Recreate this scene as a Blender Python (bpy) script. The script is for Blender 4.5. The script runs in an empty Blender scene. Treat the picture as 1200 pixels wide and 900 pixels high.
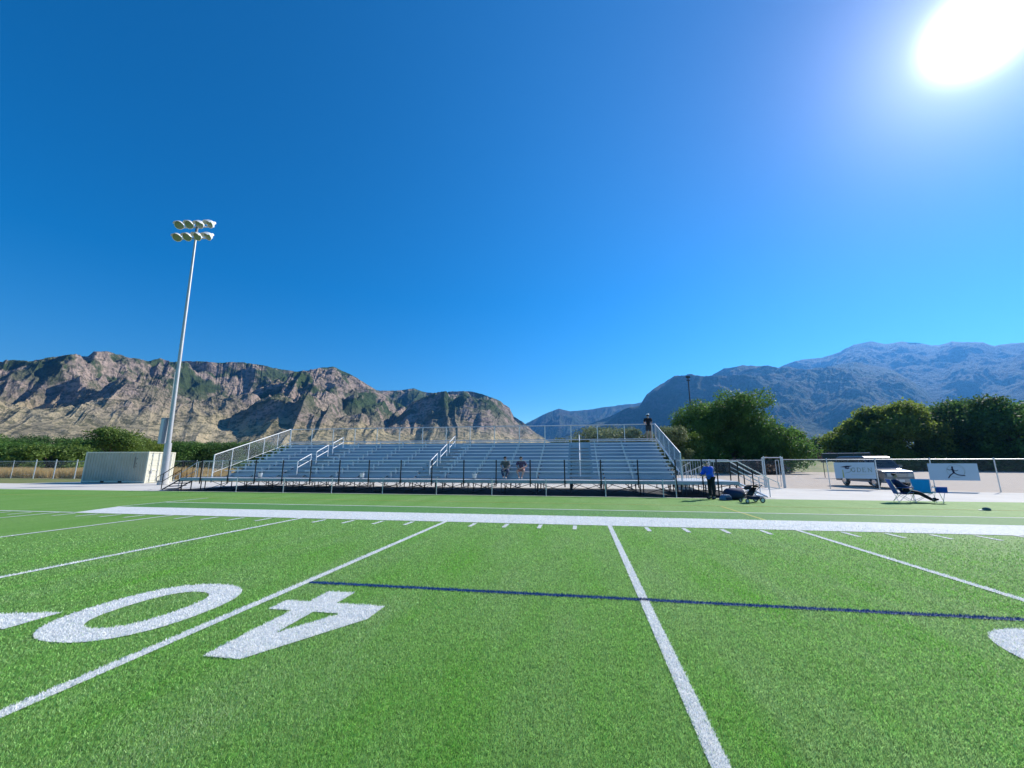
import bpy, bmesh, math, random
import numpy as np
from mathutils import Vector, Matrix
from mathutils.geometry import tessellate_polygon

random.seed(7)
RNG = np.random.default_rng(11)
R = math.radians
S = bpy.context.scene
COL = S.collection

# ------------------------------------------------------------------ camera, sky, sun, exposure
SUN_AZ, SUN_EL = 45.2, 36.6            # azimuth clockwise from +Y
cd = bpy.data.cameras.new('camera'); cam = bpy.data.objects.new('camera', cd); COL.objects.link(cam)
cam.location = (0, 0, 1.65); cam.rotation_euler = (R(90 + 11.07), 0, R(9.476))
cd.sensor_width = 36.0; cd.lens = 36 * 473.7 / 1200.0; cd.clip_start = 0.05; cd.clip_end = 40000
S.camera = cam
sd = Vector((math.sin(R(SUN_AZ)) * math.cos(R(SUN_EL)), math.cos(R(SUN_AZ)) * math.cos(R(SUN_EL)), math.sin(R(SUN_EL))))
sl = bpy.data.lights.new('sun', 'SUN'); sl.energy = 4.8; sl.angle = R(0.53); sl.color = (1.0, 0.95, 0.87)
so = bpy.data.objects.new('sun', sl); COL.objects.link(so)
so.location = (30, 30, 40); so.rotation_euler = sd.to_track_quat('Z', 'Y').to_euler()
W = bpy.data.worlds.new('World'); S.world = W; W.use_nodes = True
nt = W.node_tree; nt.nodes.clear()
out = nt.nodes.new('ShaderNodeOutputWorld')
bg = nt.nodes.new('ShaderNodeBackground'); bg.inputs[1].default_value = 0.090
sky = nt.nodes.new('ShaderNodeTexSky'); sky.sky_type = 'NISHITA'; sky.sun_disc = False
sky.sun_elevation = R(SUN_EL); sky.sun_rotation = R(SUN_AZ)
sky.altitude = 1400; sky.air_density = 1.0; sky.dust_density = 0.05; sky.ozone_density = 3.0
hs = nt.nodes.new('ShaderNodeHueSaturation'); hs.inputs['Saturation'].default_value = 1.43; hs.inputs['Value'].default_value = 1.0
nt.links.new(sky.outputs[0], hs.inputs['Color'])
# circumsolar aureole: a brightening of the sky about the sun's own direction
tc = nt.nodes.new('ShaderNodeTexCoord')
nm = nt.nodes.new('ShaderNodeVectorMath'); nm.operation = 'NORMALIZE'; nt.links.new(tc.outputs['Generated'], nm.inputs[0])
dp = nt.nodes.new('ShaderNodeVectorMath'); dp.operation = 'DOT_PRODUCT'; dp.inputs[1].default_value = sd
nt.links.new(nm.outputs[0], dp.inputs[0])
def wm(op, a, b=None):
    n = nt.nodes.new('ShaderNodeMath'); n.operation = op
    for i, v in enumerate((a, b)):
        if v is None: continue
        if isinstance(v, (int, float)): n.inputs[i].default_value = v
        else: nt.links.new(v, n.inputs[i])
    return n.outputs[0]
ang = wm('MULTIPLY', wm('ARCCOSINE', wm('MINIMUM', dp.outputs['Value'], 0.999999)), 57.2958)
core = wm('MULTIPLY', wm('POWER', 2.71828, wm('MULTIPLY', wm('POWER', wm('DIVIDE', ang, 1.95), 2.0), -1.0)), 60.0)
halo = wm('MULTIPLY', wm('POWER', 2.71828, wm('DIVIDE', ang, -4.2)), 11.0)
wide = wm('MULTIPLY', wm('POWER', 2.71828, wm('DIVIDE', ang, -16.0)), 0.9)
gsum = wm('ADD', core, halo)
c1 = nt.nodes.new('ShaderNodeVectorMath'); c1.operation = 'SCALE'; c1.inputs[0].default_value = (0.92, 0.95, 1.05); nt.links.new(gsum, c1.inputs['Scale'])
c2 = nt.nodes.new('ShaderNodeVectorMath'); c2.operation = 'SCALE'; c2.inputs[0].default_value = (1.0, 0.15, 0.3); nt.links.new(wide, c2.inputs['Scale'])
a1 = nt.nodes.new('ShaderNodeVectorMath'); a1.operation = 'ADD'; nt.links.new(c1.outputs[0], a1.inputs[0]); nt.links.new(c2.outputs[0], a1.inputs[1])
a2 = nt.nodes.new('ShaderNodeVectorMath'); a2.operation = 'ADD'; nt.links.new(a1.outputs[0], a2.inputs[0]); tint = nt.nodes.new('ShaderNodeVectorMath'); tint.operation = 'MULTIPLY'; tint.inputs[1].default_value = (0.90, 1.11, 1.06)
lim = wm('SUBTRACT', 1.12, wm('MULTIPLY', wm('POWER', 2.71828, wm('MULTIPLY', wm('POWER', wm('DIVIDE', ang, 26.0), 2.0), -1.0)), 0.60))
tsc = nt.nodes.new('ShaderNodeVectorMath'); tsc.operation = 'SCALE'; nt.links.new(tint.outputs[0], tsc.inputs[0]); nt.links.new(lim, tsc.inputs['Scale'])
nt.links.new(hs.outputs[0], tint.inputs[0]); nt.links.new(tsc.outputs[0], a2.inputs[1])
nt.links.new(a2.outputs[0], bg.inputs[0]); nt.links.new(bg.outputs[0], out.inputs[0])
S.view_settings.view_transform = 'Standard'; S.view_settings.look = 'None'
S.view_settings.gamma = 1.0; S.view_settings.use_curve_mapping = False
S.view_settings.exposure = 0.6
S.cycles.max_bounces = 6; S.cycles.transparent_max_bounces = 16; S.cycles.volume_bounces = 0
S.cycles.use_denoising = True

# ------------------------------------------------------------------ materials
MATS = {}
def mat(name, col, rough=0.8, metal=0.0, var=0.0, scale=5.0, col2=None, bump=0.0, bscale=None, detail=4.0,
        trans=0.0, spec=0.3, coat=0.0, stretch=None, world=False, island=0.0):
    if name in MATS: return MATS[name]
    m = bpy.data.materials.new(name); m.use_nodes = True; t = m.node_tree; N = t.nodes; L = t.links
    p = N['Principled BSDF']; p.inputs['Roughness'].default_value = rough; p.inputs['Metallic'].default_value = metal
    p.inputs['Specular IOR Level'].default_value = spec; p.inputs['Coat Weight'].default_value = coat
    col = tuple(col) + (1,)
    p.inputs['Base Color'].default_value = col
    src = None
    if var > 0 or bump > 0 or col2 is not None:
        if world:
            g = N.new('ShaderNodeNewGeometry'); vec = g.outputs['Position']
        else:
            g = N.new('ShaderNodeTexCoord'); vec = g.outputs['Object']
        if stretch:
            mp = N.new('ShaderNodeMapping'); mp.inputs['Scale'].default_value = stretch; L.new(vec, mp.inputs[0]); vec = mp.outputs[0]
        n = N.new('ShaderNodeTexNoise'); n.inputs['Scale'].default_value = scale; n.inputs['Detail'].default_value = detail
        n.inputs['Roughness'].default_value = 0.6; L.new(vec, n.inputs['Vector'])
        r = N.new('ShaderNodeMapRange'); r.inputs[1].default_value = 0.32; r.inputs[2].default_value = 0.68; L.new(n.outputs[0], r.inputs[0])
        mx = N.new('ShaderNodeMix'); mx.data_type = 'RGBA'; L.new(r.outputs[0], mx.inputs[0])
        c2 = tuple(col2) + (1,) if col2 is not None else tuple(c * (1 - var) for c in col[:3]) + (1,)
        mx.inputs[6].default_value = c2; mx.inputs[7].default_value = col
        src = mx.outputs[2]
        L.new(src, p.inputs['Base Color'])
        if bump > 0:
            n2 = N.new('ShaderNodeTexNoise'); n2.inputs['Scale'].default_value = bscale or scale * 4; n2.inputs['Detail'].default_value = 5; L.new(vec, n2.inputs['Vector'])
            b = N.new('ShaderNodeBump'); b.inputs['Strength'].default_value = bump; b.inputs['Distance'].default_value = 0.02
            L.new(n2.outputs[0], b.inputs['Height']); L.new(b.outputs[0], p.inputs['Normal'])
    if island > 0:
        g = N.new('ShaderNodeNewGeometry'); h = N.new('ShaderNodeHueSaturation')
        r = N.new('ShaderNodeMapRange'); r.inputs[3].default_value = 1 - island; r.inputs[4].default_value = 1 + island
        L.new(g.outputs['Random Per Island'], r.inputs[0]); L.new(r.outputs[0], h.inputs['Value'])
        if src: L.new(src, h.inputs['Color'])
        else: h.inputs['Color'].default_value = col
        L.new(h.outputs[0], p.inputs['Base Color']); src = h.outputs[0]
    if trans > 0:
        tr = N.new('ShaderNodeBsdfTranslucent'); ms = N.new('ShaderNodeMixShader'); ms.inputs[0].default_value = trans
        if src: L.new(src, tr.inputs[0])
        else: tr.inputs[0].default_value = col
        L.new(p.outputs[0], ms.inputs[1]); L.new(tr.outputs[0], ms.inputs[2]); L.new(ms.outputs[0], N['Material Output'].inputs[0])
    MATS[name] = m
    return m

ALU = mat('aluminium_boards', (0.58, 0.67, 0.77), 0.32, 0.72, var=0.15, scale=3.0)
GALV = mat('galvanised_steel', (0.68, 0.70, 0.71), 0.45, 0.6, var=0.2, scale=8.0)
STEEL = mat('dull_steel_frame', (0.07, 0.07, 0.08), 0.6, 0.3, var=0.3, scale=4.0)
BLACKP = mat('black_painted_pipe', (0.02, 0.02, 0.022), 0.5)
WHITEP = mat('white_paint', (0.75, 0.76, 0.76), 0.5, var=0.08)
CONC = mat('pale_concrete', (0.60, 0.57, 0.52), 0.9, var=0.14, scale=0.6, bump=0.3, bscale=30, world=True)
SKIN = mat('skin', (0.50, 0.30, 0.22), 0.6)
HAIR = mat('dark_hair', (0.02, 0.014, 0.01), 0.7)
RUBBER = mat('black_rubber', (0.02, 0.02, 0.02), 0.8)
GLASS = mat('dark_window_glass', (0.015, 0.02, 0.025), 0.08, 0, spec=0.6)
BARK = mat('grey_brown_bark', (0.12, 0.09, 0.07), 0.95, var=0.4, scale=6, bump=0.6)

# ------------------------------------------------------------------ mesh helpers
class MB:
    def __init__(s): s.v = []; s.f = []; s.m = []
    def add(s, vs, fs, mi=0):
        o = len(s.v); s.v += [tuple(v) for v in vs]; s.f += [tuple(i + o for i in f) for f in fs]; s.m += [mi] * len(fs)
    def box(s, c, d, mi=0, rz=0.0, rot=None):
        hx, hy, hz = d[0] / 2, d[1] / 2, d[2] / 2
        M = rot if rot is not None else Matrix.Rotation(rz, 3, 'Z')
        vs = [Vector(c) + M @ Vector((x, y, z)) for x in (-hx, hx) for y in (-hy, hy) for z in (-hz, hz)]
        s.add(vs, [(0, 1, 3, 2), (4, 6, 7, 5), (0, 4, 5, 1), (2, 3, 7, 6), (0, 2, 6, 4), (1, 5, 7, 3)], mi)
    def bb(s, x0, x1, y0, y1, z0, z1, mi=0):
        s.box(((x0 + x1) / 2, (y0 + y1) / 2, (z0 + z1) / 2), (x1 - x0, y1 - y0, z1 - z0), mi)
    def tube(s, p0, p1, r, n=8, r2=None, mi=0, caps=True):
        p0 = Vector(p0); p1 = Vector(p1); d = p1 - p0
        if d.length < 1e-6: return
        q = d.to_track_quat('Z', 'Y'); r2 = r if r2 is None else r2
        a = [q @ Vector((math.cos(2 * math.pi * i / n), math.sin(2 * math.pi * i / n), 0)) for i in range(n)]
        vs = [p0 + x * r for x in a] + [p1 + x * r2 for x in a]
        fs = [(i, (i + 1) % n, n + (i + 1) % n, n + i) for i in range(n)]
        if caps: fs += [tuple(range(n - 1, -1, -1)), tuple(range(n, 2 * n))]
        s.add(vs, fs, mi)
    def path(s, pts, r, n=8, mi=0):
        for a, b in zip(pts, pts[1:]): s.tube(a, b, r, n, mi=mi)
    def lathe(s, prof, n=16, c=(0, 0, 0), axis=None, mi=0):
        q = Vector(axis).to_track_quat('Z', 'Y') if axis is not None else None
        o = []
        for r, z in prof:
            for i in range(n):
                p = Vector((r * math.cos(2 * math.pi * i / n), r * math.sin(2 * math.pi * i / n), z))
                if q: p = q @ p
                o.append(p + Vector(c))
        fs = [(k * n + i, k * n + (i + 1) % n, (k + 1) * n + (i + 1) % n, (k + 1) * n + i) for k in range(len(prof) - 1) for i in range(n)]
        s.add(o, fs, mi)
    def prism(s, poly, z0, z1, ax='z', mi=0):
        n = len(poly)
        def P(a, b, c): return {'z': (a, b, c), 'x': (c, a, b), 'y': (a, c, b)}[ax]
        vs = [P(a, b, z0) for a, b in poly] + [P(a, b, z1) for a, b in poly]
        fs = [(i, (i + 1) % n, n + (i + 1) % n, n + i) for i in range(n)]
        t = tessellate_polygon([[Vector((a, b, 0)) for a, b in poly]])
        fs += [tuple(x) for x in t] + [tuple(i + n for i in reversed(x)) for x in t]
        s.add(vs, fs, mi)
    def chain(s, p0, p1, z0, z1, pitch=0.07, r=0.0022, slope0=None):
        """diamond wire infill on a vertical rectangle p0-p1"""
        p0 = Vector(p0[:2]); p1 = Vector(p1[:2]); L = (p1 - p0).length; H = z1 - z0; d = (p1 - p0) / L
        for sg in (1, -1):
            t = -H
            while t < L:
                a, b = t, t + H; za, zb = 0, H
                if a < 0: za = -a; a = 0
                if b > L: zb = H - (b - L); b = L
                if b - a > 0.02:
                    if sg < 0: za, zb = H - za, H - zb
                    s.tube((*(p0 + d * a), z0 + za), (*(p0 + d * b), z0 + zb), r, 3, caps=False)
                t += pitch
    def build(s, name, mats, parent=None, off=None, smooth=False):
        me = bpy.data.meshes.new(name)
        vs = s.v
        if off is not None: vs = [(a - off[0], b - off[1], c - off[2]) for a, b, c in vs]
        me.from_pydata([tuple(v) for v in vs], [], s.f)
        if not isinstance(mats, (list, tuple)): mats = [mats]
        for m in mats: me.materials.append(m)
        if len(mats) > 1: me.polygons.foreach_set('material_index', s.m)
        bm = bmesh.new(); bm.from_mesh(me); bmesh.ops.recalc_face_normals(bm, faces=bm.faces); bm.to_mesh(me); bm.free()
        if smooth:
            me.polygons.foreach_set('use_smooth', [True] * len(me.polygons))
        o = bpy.data.objects.new(name, me); COL.objects.link(o)
        if parent is not None: o.parent = parent
        return o

def rawmesh(name, V, F, mats, parent=None, smooth=False, mi=None):
    """V (n,3) array, F (m,k) array"""
    me = bpy.data.meshes.new(name); V = np.asarray(V, np.float32); F = np.asarray(F, np.int32); k = F.shape[1]
    me.vertices.add(len(V)); me.vertices.foreach_set('co', V.ravel())
    me.loops.add(F.size); me.loops.foreach_set('vertex_index', F.ravel())
    me.polygons.add(len(F)); me.polygons.foreach_set('loop_start', np.arange(0, F.size, k, dtype=np.int32))
    me.polygons.foreach_set('loop_total', np.full(len(F), k, np.int32))
    if not isinstance(mats, (list, tuple)): mats = [mats]
    for m in mats: me.materials.append(m)
    if mi is not None: me.polygons.foreach_set('material_index', np.asarray(mi, np.int32))
    me.polygons.foreach_set('use_smooth', np.full(len(F), smooth, bool))
    me.update(); me.validate()
    o = bpy.data.objects.new(name, me); COL.objects.link(o)
    if parent is not None: o.parent = parent
    return o

def tag(o, label=None, cat=None, group=None, kind=None):
    if label: o['label'] = label
    if cat: o['category'] = cat
    if group: o['group'] = group
    if kind: o['kind'] = kind
    return o
def thing(name, loc, label, cat, group=None, rz=0.0):
    o = bpy.data.objects.new(name, None); COL.objects.link(o); o.location = loc; o.rotation_euler = (0, 0, rz)
    o.empty_display_size = 0.3
    return tag(o, label, cat, group)
def copy_tree(o, parent=None):
    c = o.copy(); COL.objects.link(c); c.parent = parent
    for ch in list(o.children): copy_tree(ch, c)
    return c

# ---- numpy noise
_perm = np.random.default_rng(5).random((512, 512)).astype(np.float64)
def vnoise(x, y):
    xi = np.floor(x).astype(int); yi = np.floor(y).astype(int); fx = x - xi; fy = y - yi
    fx = fx * fx * fx * (fx * (fx * 6 - 15) + 10); fy = fy * fy * fy * (fy * (fy * 6 - 15) + 10)
    g = lambda a, b: _perm[a & 511, b & 511]
    return (g(xi, yi) * (1 - fx) + g(xi + 1, yi) * fx) * (1 - fy) + (g(xi, yi + 1) * (1 - fx) + g(xi + 1, yi + 1) * fx) * fy
def fbm(x, y, o=5, gain=0.5, ridged=False):
    t = 0; a = 1; s = 0
    for k in range(o):
        n = vnoise(x * 2 ** k + 17.3 * k, y * 2 ** k + 9.1 * k)
        if ridged: n = 1 - np.abs(2 * n - 1)
        t = t + a * n; s += a; a *= gain
    return t / s

# ------------------------------------------------------------------ terrain and ground sheets
def sheet(name, pts, z, m, kind='structure', label=None):
    b = MB(); n = len(pts)
    b.add([(x, y, z) for x, y in pts], [tuple(range(n))])
    o = b.build(name, m); return tag(o, kind=kind, label=label)
DIRT = mat('dry_valley_ground', (0.30, 0.25, 0.16), 0.95, col2=(0.17, 0.18, 0.08), scale=0.02, world=True, detail=6)
g = MB(); N_ = 24; Rr = 9000
g.add([(Rr * math.cos(2 * math.pi * i / N_), Rr * math.sin(2 * math.pi * i / N_), -0.02) for i in range(N_)], [tuple(range(N_))])
tag(g.build('ground', DIRT), kind='structure')

# turf ground material: green fibre with speckle, seams and infill
def turf_mat(name, c1, c2, speck=0.5, w=1.0):
    m = bpy.data.materials.new(name); m.use_nodes = True; t = m.node_tree; N = t.nodes; L = t.links
    p = N['Principled BSDF']; p.inputs['Roughness'].default_value = 0.75; p.inputs['Specular IOR Level'].default_value = 0.25
    g = N.new('ShaderNodeNewGeometry')
    def noise(sc, det, st=None, ro=0.6):
        v = g.outputs['Position']
        if st:
            mp = N.new('ShaderNodeMapping'); mp.inputs['Scale'].default_value = st; L.new(v, mp.inputs[0]); v = mp.outputs[0]
        n = N.new('ShaderNodeTexNoise'); n.inputs['Scale'].default_value = sc; n.inputs['Detail'].default_value = det; n.inputs['Roughness'].default_value = ro
        L.new(v, n.inputs['Vector']); return n.outputs[0]
    def rng(v, a, b, c=0.0, d=1.0):
        r = N.new('ShaderNodeMapRange'); r.inputs[1].default_value = a; r.inputs[2].default_value = b; r.inputs[3].default_value = c; r.inputs[4].default_value = d
        L.new(v, r.inputs[0]); return r.outputs[0]
    def mix(f, a, b, mode='MIX'):
        x = N.new('ShaderNodeMix'); x.data_type = 'RGBA'; x.blend_type = mode
        if isinstance(f, float): x.inputs[0].default_value = f
        else: L.new(f, x.inputs[0])
        for i, q in ((6, a), (7, b)):
            if isinstance(q, tuple): x.inputs[i].default_value = q + (1,)
            else: L.new(q, x.inputs[i])
        return x.outputs[2]
    big = rng(noise(1.1, 6, (1.0, 0.22, 1.0)), 0.38, 0.62)
    base = mix(big, c1, c2)
    fine = rng(noise(34, 2, None, 0.8), 0.38, 0.62)
    mid = rng(noise(9, 4, None, 0.75), 0.35, 0.65)
    base = mix(fine, tuple(c * (1 - speck) for c in c1), base)
    base = mix(mid, mix(1.0, base, (0.72, 0.78, 0.8), 'MULTIPLY'), base)
    L.new(base, p.inputs['Base Color'])
    b = N.new('ShaderNodeBump'); b.inputs['Strength'].default_value = 0.9 * w; b.inputs['Distance'].default_value = 0.02
    L.new(noise(70, 3), b.inputs['Height']); L.new(b.outputs[0], p.inputs['Normal'])
    MATS[name] = m; return m
TURF = turf_mat('green_turf', (0.175, 0.38, 0.055), (0.26, 0.44, 0.11), 0.4)
TURF2 = turf_mat('darker_green_turf', (0.12, 0.31, 0.07), (0.15, 0.33, 0.09), 0.35)
LINE_W = turf_mat('white_turf_paint', (0.76, 0.77, 0.75), (0.82, 0.83, 0.81), 0.18)
LINE_B = turf_mat('navy_turf_paint', (0.010, 0.075, 0.25), (0.014, 0.085, 0.29), 0.4)
LINE_Y = turf_mat('yellow_turf_paint', (0.50, 0.50, 0.10), (0.55, 0.55, 0.14), 0.3)
sheet('turf', [(-95, -70), (95, -70), (95, 21.25), (-95, 21.25)], 0.0, TURF)
sheet('turf_border_strip', [(-17.7, 13.5), (60, 13.5), (60, 15.25), (-17.7, 15.25)], 0.004, TURF2)
sheet('concrete_path', [(-95, 21.25), (60, 21.25), (60, 24.5), (24, 28.0), (10, 31.3), (8, 33.5), (-24.5, 34.6), (-27, 32.6), (-43, 32.6), (-46, 27.2), (-95, 27.2)], -0.004, CONC)
GRAVEL = mat('pale_gravel', (0.50, 0.43, 0.36), 0.95, col2=(0.36, 0.30, 0.25), scale=1.3, bump=0.9, bscale=14, world=True, detail=9)
sheet('bleacher_shade_sheet', [(-25.4, 21.5), (8.6, 21.5), (8.4, 28.0), (-25.2, 28.2)], 0.0, mat('painted_bleacher_shade', (0.035, 0.035, 0.038), 0.9, var=0.3, scale=2, world=True))  # near-black sheet painting in the shade beneath the bleacher
sheet('gravel_lot', [(-30, 33.5), (-30, 90), (10, 128), (150, 128), (150, 20), (60, 20)], -0.012, GRAVEL)
VERGE = mat('green_grass_verge', (0.10, 0.16, 0.035), 0.95, col2=(0.22, 0.20, 0.08), scale=0.8, world=True, detail=6)
sheet('grass_verge', [(-95, 27.2), (-46, 27.2), (-43.5, 35.5), (-95, 37.5)], -0.008, VERGE)
sheet('grass_strip', [(10, 134), (95, 134), (95, 146), (10, 146)], -0.012, VERGE)
ASPH = mat('dark_asphalt_road', (0.05, 0.05, 0.052), 0.9, var=0.2, scale=2, world=True)
sheet('road', [(85, 148), (260, 136), (260, 144), (85, 156)], -0.008, ASPH)

# ---- painted marks: (name, outer, holes, material, z)
YB = 0.7084; YD = 4.572; LW = 0.055
MARKS = []
def rect(x0, x1, y0, y1): return [(x0, y0), (x1, y0), (x1, y1), (x0, y1)]
for i in range(-12, 12):
    x = YB + i * YD
    MARKS.append(('yard_line', rect(x - LW, x + LW, -37, 11.62), [], 'W'))
ticks = []
for i in range(-12, 12):
    for k in range(1, 5):
        x = YB + i * YD + k * 0.9144
        ticks.append(rect(x - 0.05, x + 0.05, 10.85, 11.46))
MARKS.append(('sideline_border', [(-17.0, 11.62), (60, 11.62), (60, 13.47), (-17.64, 13.47)], [], 'W'))
MARKS.append(('sideline', rect(-60, -17.05, 11.62, 11.74), [], 'W'))
MARKS.append(('team_area_line', rect(-17.72, -17.62, 13.5, 17.4), [], 'W'))
MARKS.append(('restraining_line', rect(-17.6, 60, 15.25, 15.36), [], 'W'))
MARKS.append(('touch_line', rect(-70, 60, 17.55, 17.63), [], 'Y'))
MARKS.append(('halfway_line', rect(5.25, 5.35, 13.5, 17.4), [], 'Y'))
MARKS.append(('blue_soccer_line', rect(-3.80, 40, 5.51, 5.60), [], 'B'))
def ring(cx, cy, a, b, n=44, e=2.35):
    o = []
    for i in range(n):
        t = 2 * math.pi * i / n; c, s_ = math.cos(t), math.sin(t)
        o.append((cx + a * math.copysign(abs(c) ** (2 / e), c), cy + b * math.copysign(abs(s_) ** (2 / e), s_)))
    return o
for cx in (-4.93, 4.38):
    MARKS.append(('painted_zero', ring(cx, 4.33, 0.715, 0.925), [ring(cx, 4.33, 0.365, 0.60)], 'W'))
MARKS.append(('painted_four', [(-3.29, 3.40), (-2.92, 3.40), (-2.31, 4.42), (-2.31, 4.82), (-2.93, 4.82), (-2.93, 5.22), (-3.29, 5.22), (-3.29, 4.82), (-3.59, 4.82), (-3.59, 4.52), (-3.29, 4.52)],
              [[(-3.02, 3.92), (-2.68, 4.52), (-3.02, 4.52)]], 'W'))
MARKS.append(('painted_arrow', [(-6.75, 3.80), (-5.79, 3.56), (-5.79, 4.04)], [], 'W'))
c = 6.38
MARKS.append(('painted_five', [(c - 0.6, 3.40), (c + 0.6, 3.40), (c + 0.6, 4.45), (c - 0.15, 4.35), (c - 0.3, 4.55), (c - 0.15, 4.85), (c + 0.3, 4.85), (c + 0.3, 4.7), (c + 0.62, 4.7), (c + 0.62, 5.0), (c + 0.35, 5.24), (c - 0.35, 5.24), (c - 0.65, 4.9), (c - 0.65, 4.3), (c - 0.4, 4.02), (c + 0.2, 4.05), (c + 0.2, 3.72), (c - 0.6, 3.72)][::-1], [], 'W'))
LM = {'W': LINE_W, 'B': LINE_B, 'Y': LINE_Y}
for nm_, o_, h_, k_ in MARKS:
    loops = [[Vector((x, y, 0)) for x, y in o_]] + [[Vector((x, y, 0)) for x, y in q] for q in h_]
    tri = tessellate_polygon(loops); vs = [v for l in loops for v in l]
    z = 0.008 if k_ == 'W' or k_ == 'B' else 0.006
    b = MB(); b.add([(v.x, v.y, z) for v in vs], [tuple(t) for t in tri])
    tag(b.build(nm_, LM[k_]), kind='structure')
b = MB()
for q in ticks: b.add([(x, y, 0.008) for x, y in q], [(0, 1, 2, 3)])
tag(b.build('yard_ticks', LINE_W), kind='structure')

# ---- turf fibres near the camera, coloured like the paint they stand in
def pip(px, py, poly):
    ins = np.zeros(len(px), bool); n = len(poly)
    for i in range(n):
        x0, y0 = poly[i]; x1, y1 = poly[(i + 1) % n]
        if y0 == y1: continue
        c_ = ((y0 > py) != (y1 > py)) & (px < (x1 - x0) * (py - y0) / (y1 - y0) + x0)
        ins ^= c_
    return ins
def turf_fibres(NB=1200000):
    rmin, rmax = 1.9, 15.5
    th = R(-68) + RNG.random(NB) * R(68 + 56)
    rr = rmin * (rmax / rmin) ** RNG.random(NB)
    keep = RNG.random(NB) < np.clip((15.5 - rr) / 6.0, 0.0, 1)
    th, rr = th[keep], rr[keep]; n = len(rr)
    x = rr * np.sin(th); y = rr * np.cos(th)
    mi = np.zeros(n, int)
    for nm_, o_, h_, k_ in MARKS:
        if k_ == 'Y': continue
        a = pip(x, y, o_)
        for q in h_: a &= ~pip(x, y, q)
        mi[a] = 1 if k_ == 'W' else 2
    for q in ticks: mi[pip(x, y, q)] = 1
    mi[RNG.random(n) < 0.06] = 0
    w = 0.0013 * (rr / 2.4) ** 0.9; h = 0.010 + 0.009 * RNG.random(n)
    h[mi > 0] += 0.002
    z0 = np.where(mi > 0, 0.006, 0.0)
    a = RNG.random(n) * 2 * np.pi
    # a slight common nap of the pile
    lean = 0.25 + 0.75 * RNG.random(n); la = RNG.normal(0.9, 1.5, n)
    V = np.zeros((n, 4, 3))
    dx, dy = np.cos(a) * w, np.sin(a) * w
    V[:, 0] = np.stack([x - dx, y - dy, z0], 1); V[:, 1] = np.stack([x + dx, y + dy, z0], 1)
    tx = x + np.cos(la) * lean * h; ty = y + np.sin(la) * lean * h; tz = z0 + h
    V[:, 2] = np.stack([tx + dx * 0.55, ty + dy * 0.55, tz], 1); V[:, 3] = np.stack([tx - dx * 0.55, ty - dy * 0.55, tz], 1)
    F = np.arange(n * 4).reshape(n, 4)
    ms = [mat('turf_fibre_green', (0.25, 0.55, 0.09), 0.5, col2=(0.42, 0.58, 0.25), scale=1.1, stretch=(1.0, 0.22, 1.0), detail=5, world=True, trans=0.45, island=0.62, spec=0.4),
          mat('turf_fibre_white', (0.90, 0.90, 0.88), 0.6, trans=0.35, island=0.12),
          mat('turf_fibre_navy', (0.010, 0.085, 0.28), 0.6, trans=0.15, island=0.3)]
    tag(rawmesh('turf_fibres', V.reshape(-1, 3), F, ms, mi=mi), kind='stuff', label='short green artificial turf fibres of the playing field', cat='turf')
turf_fibres()

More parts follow.
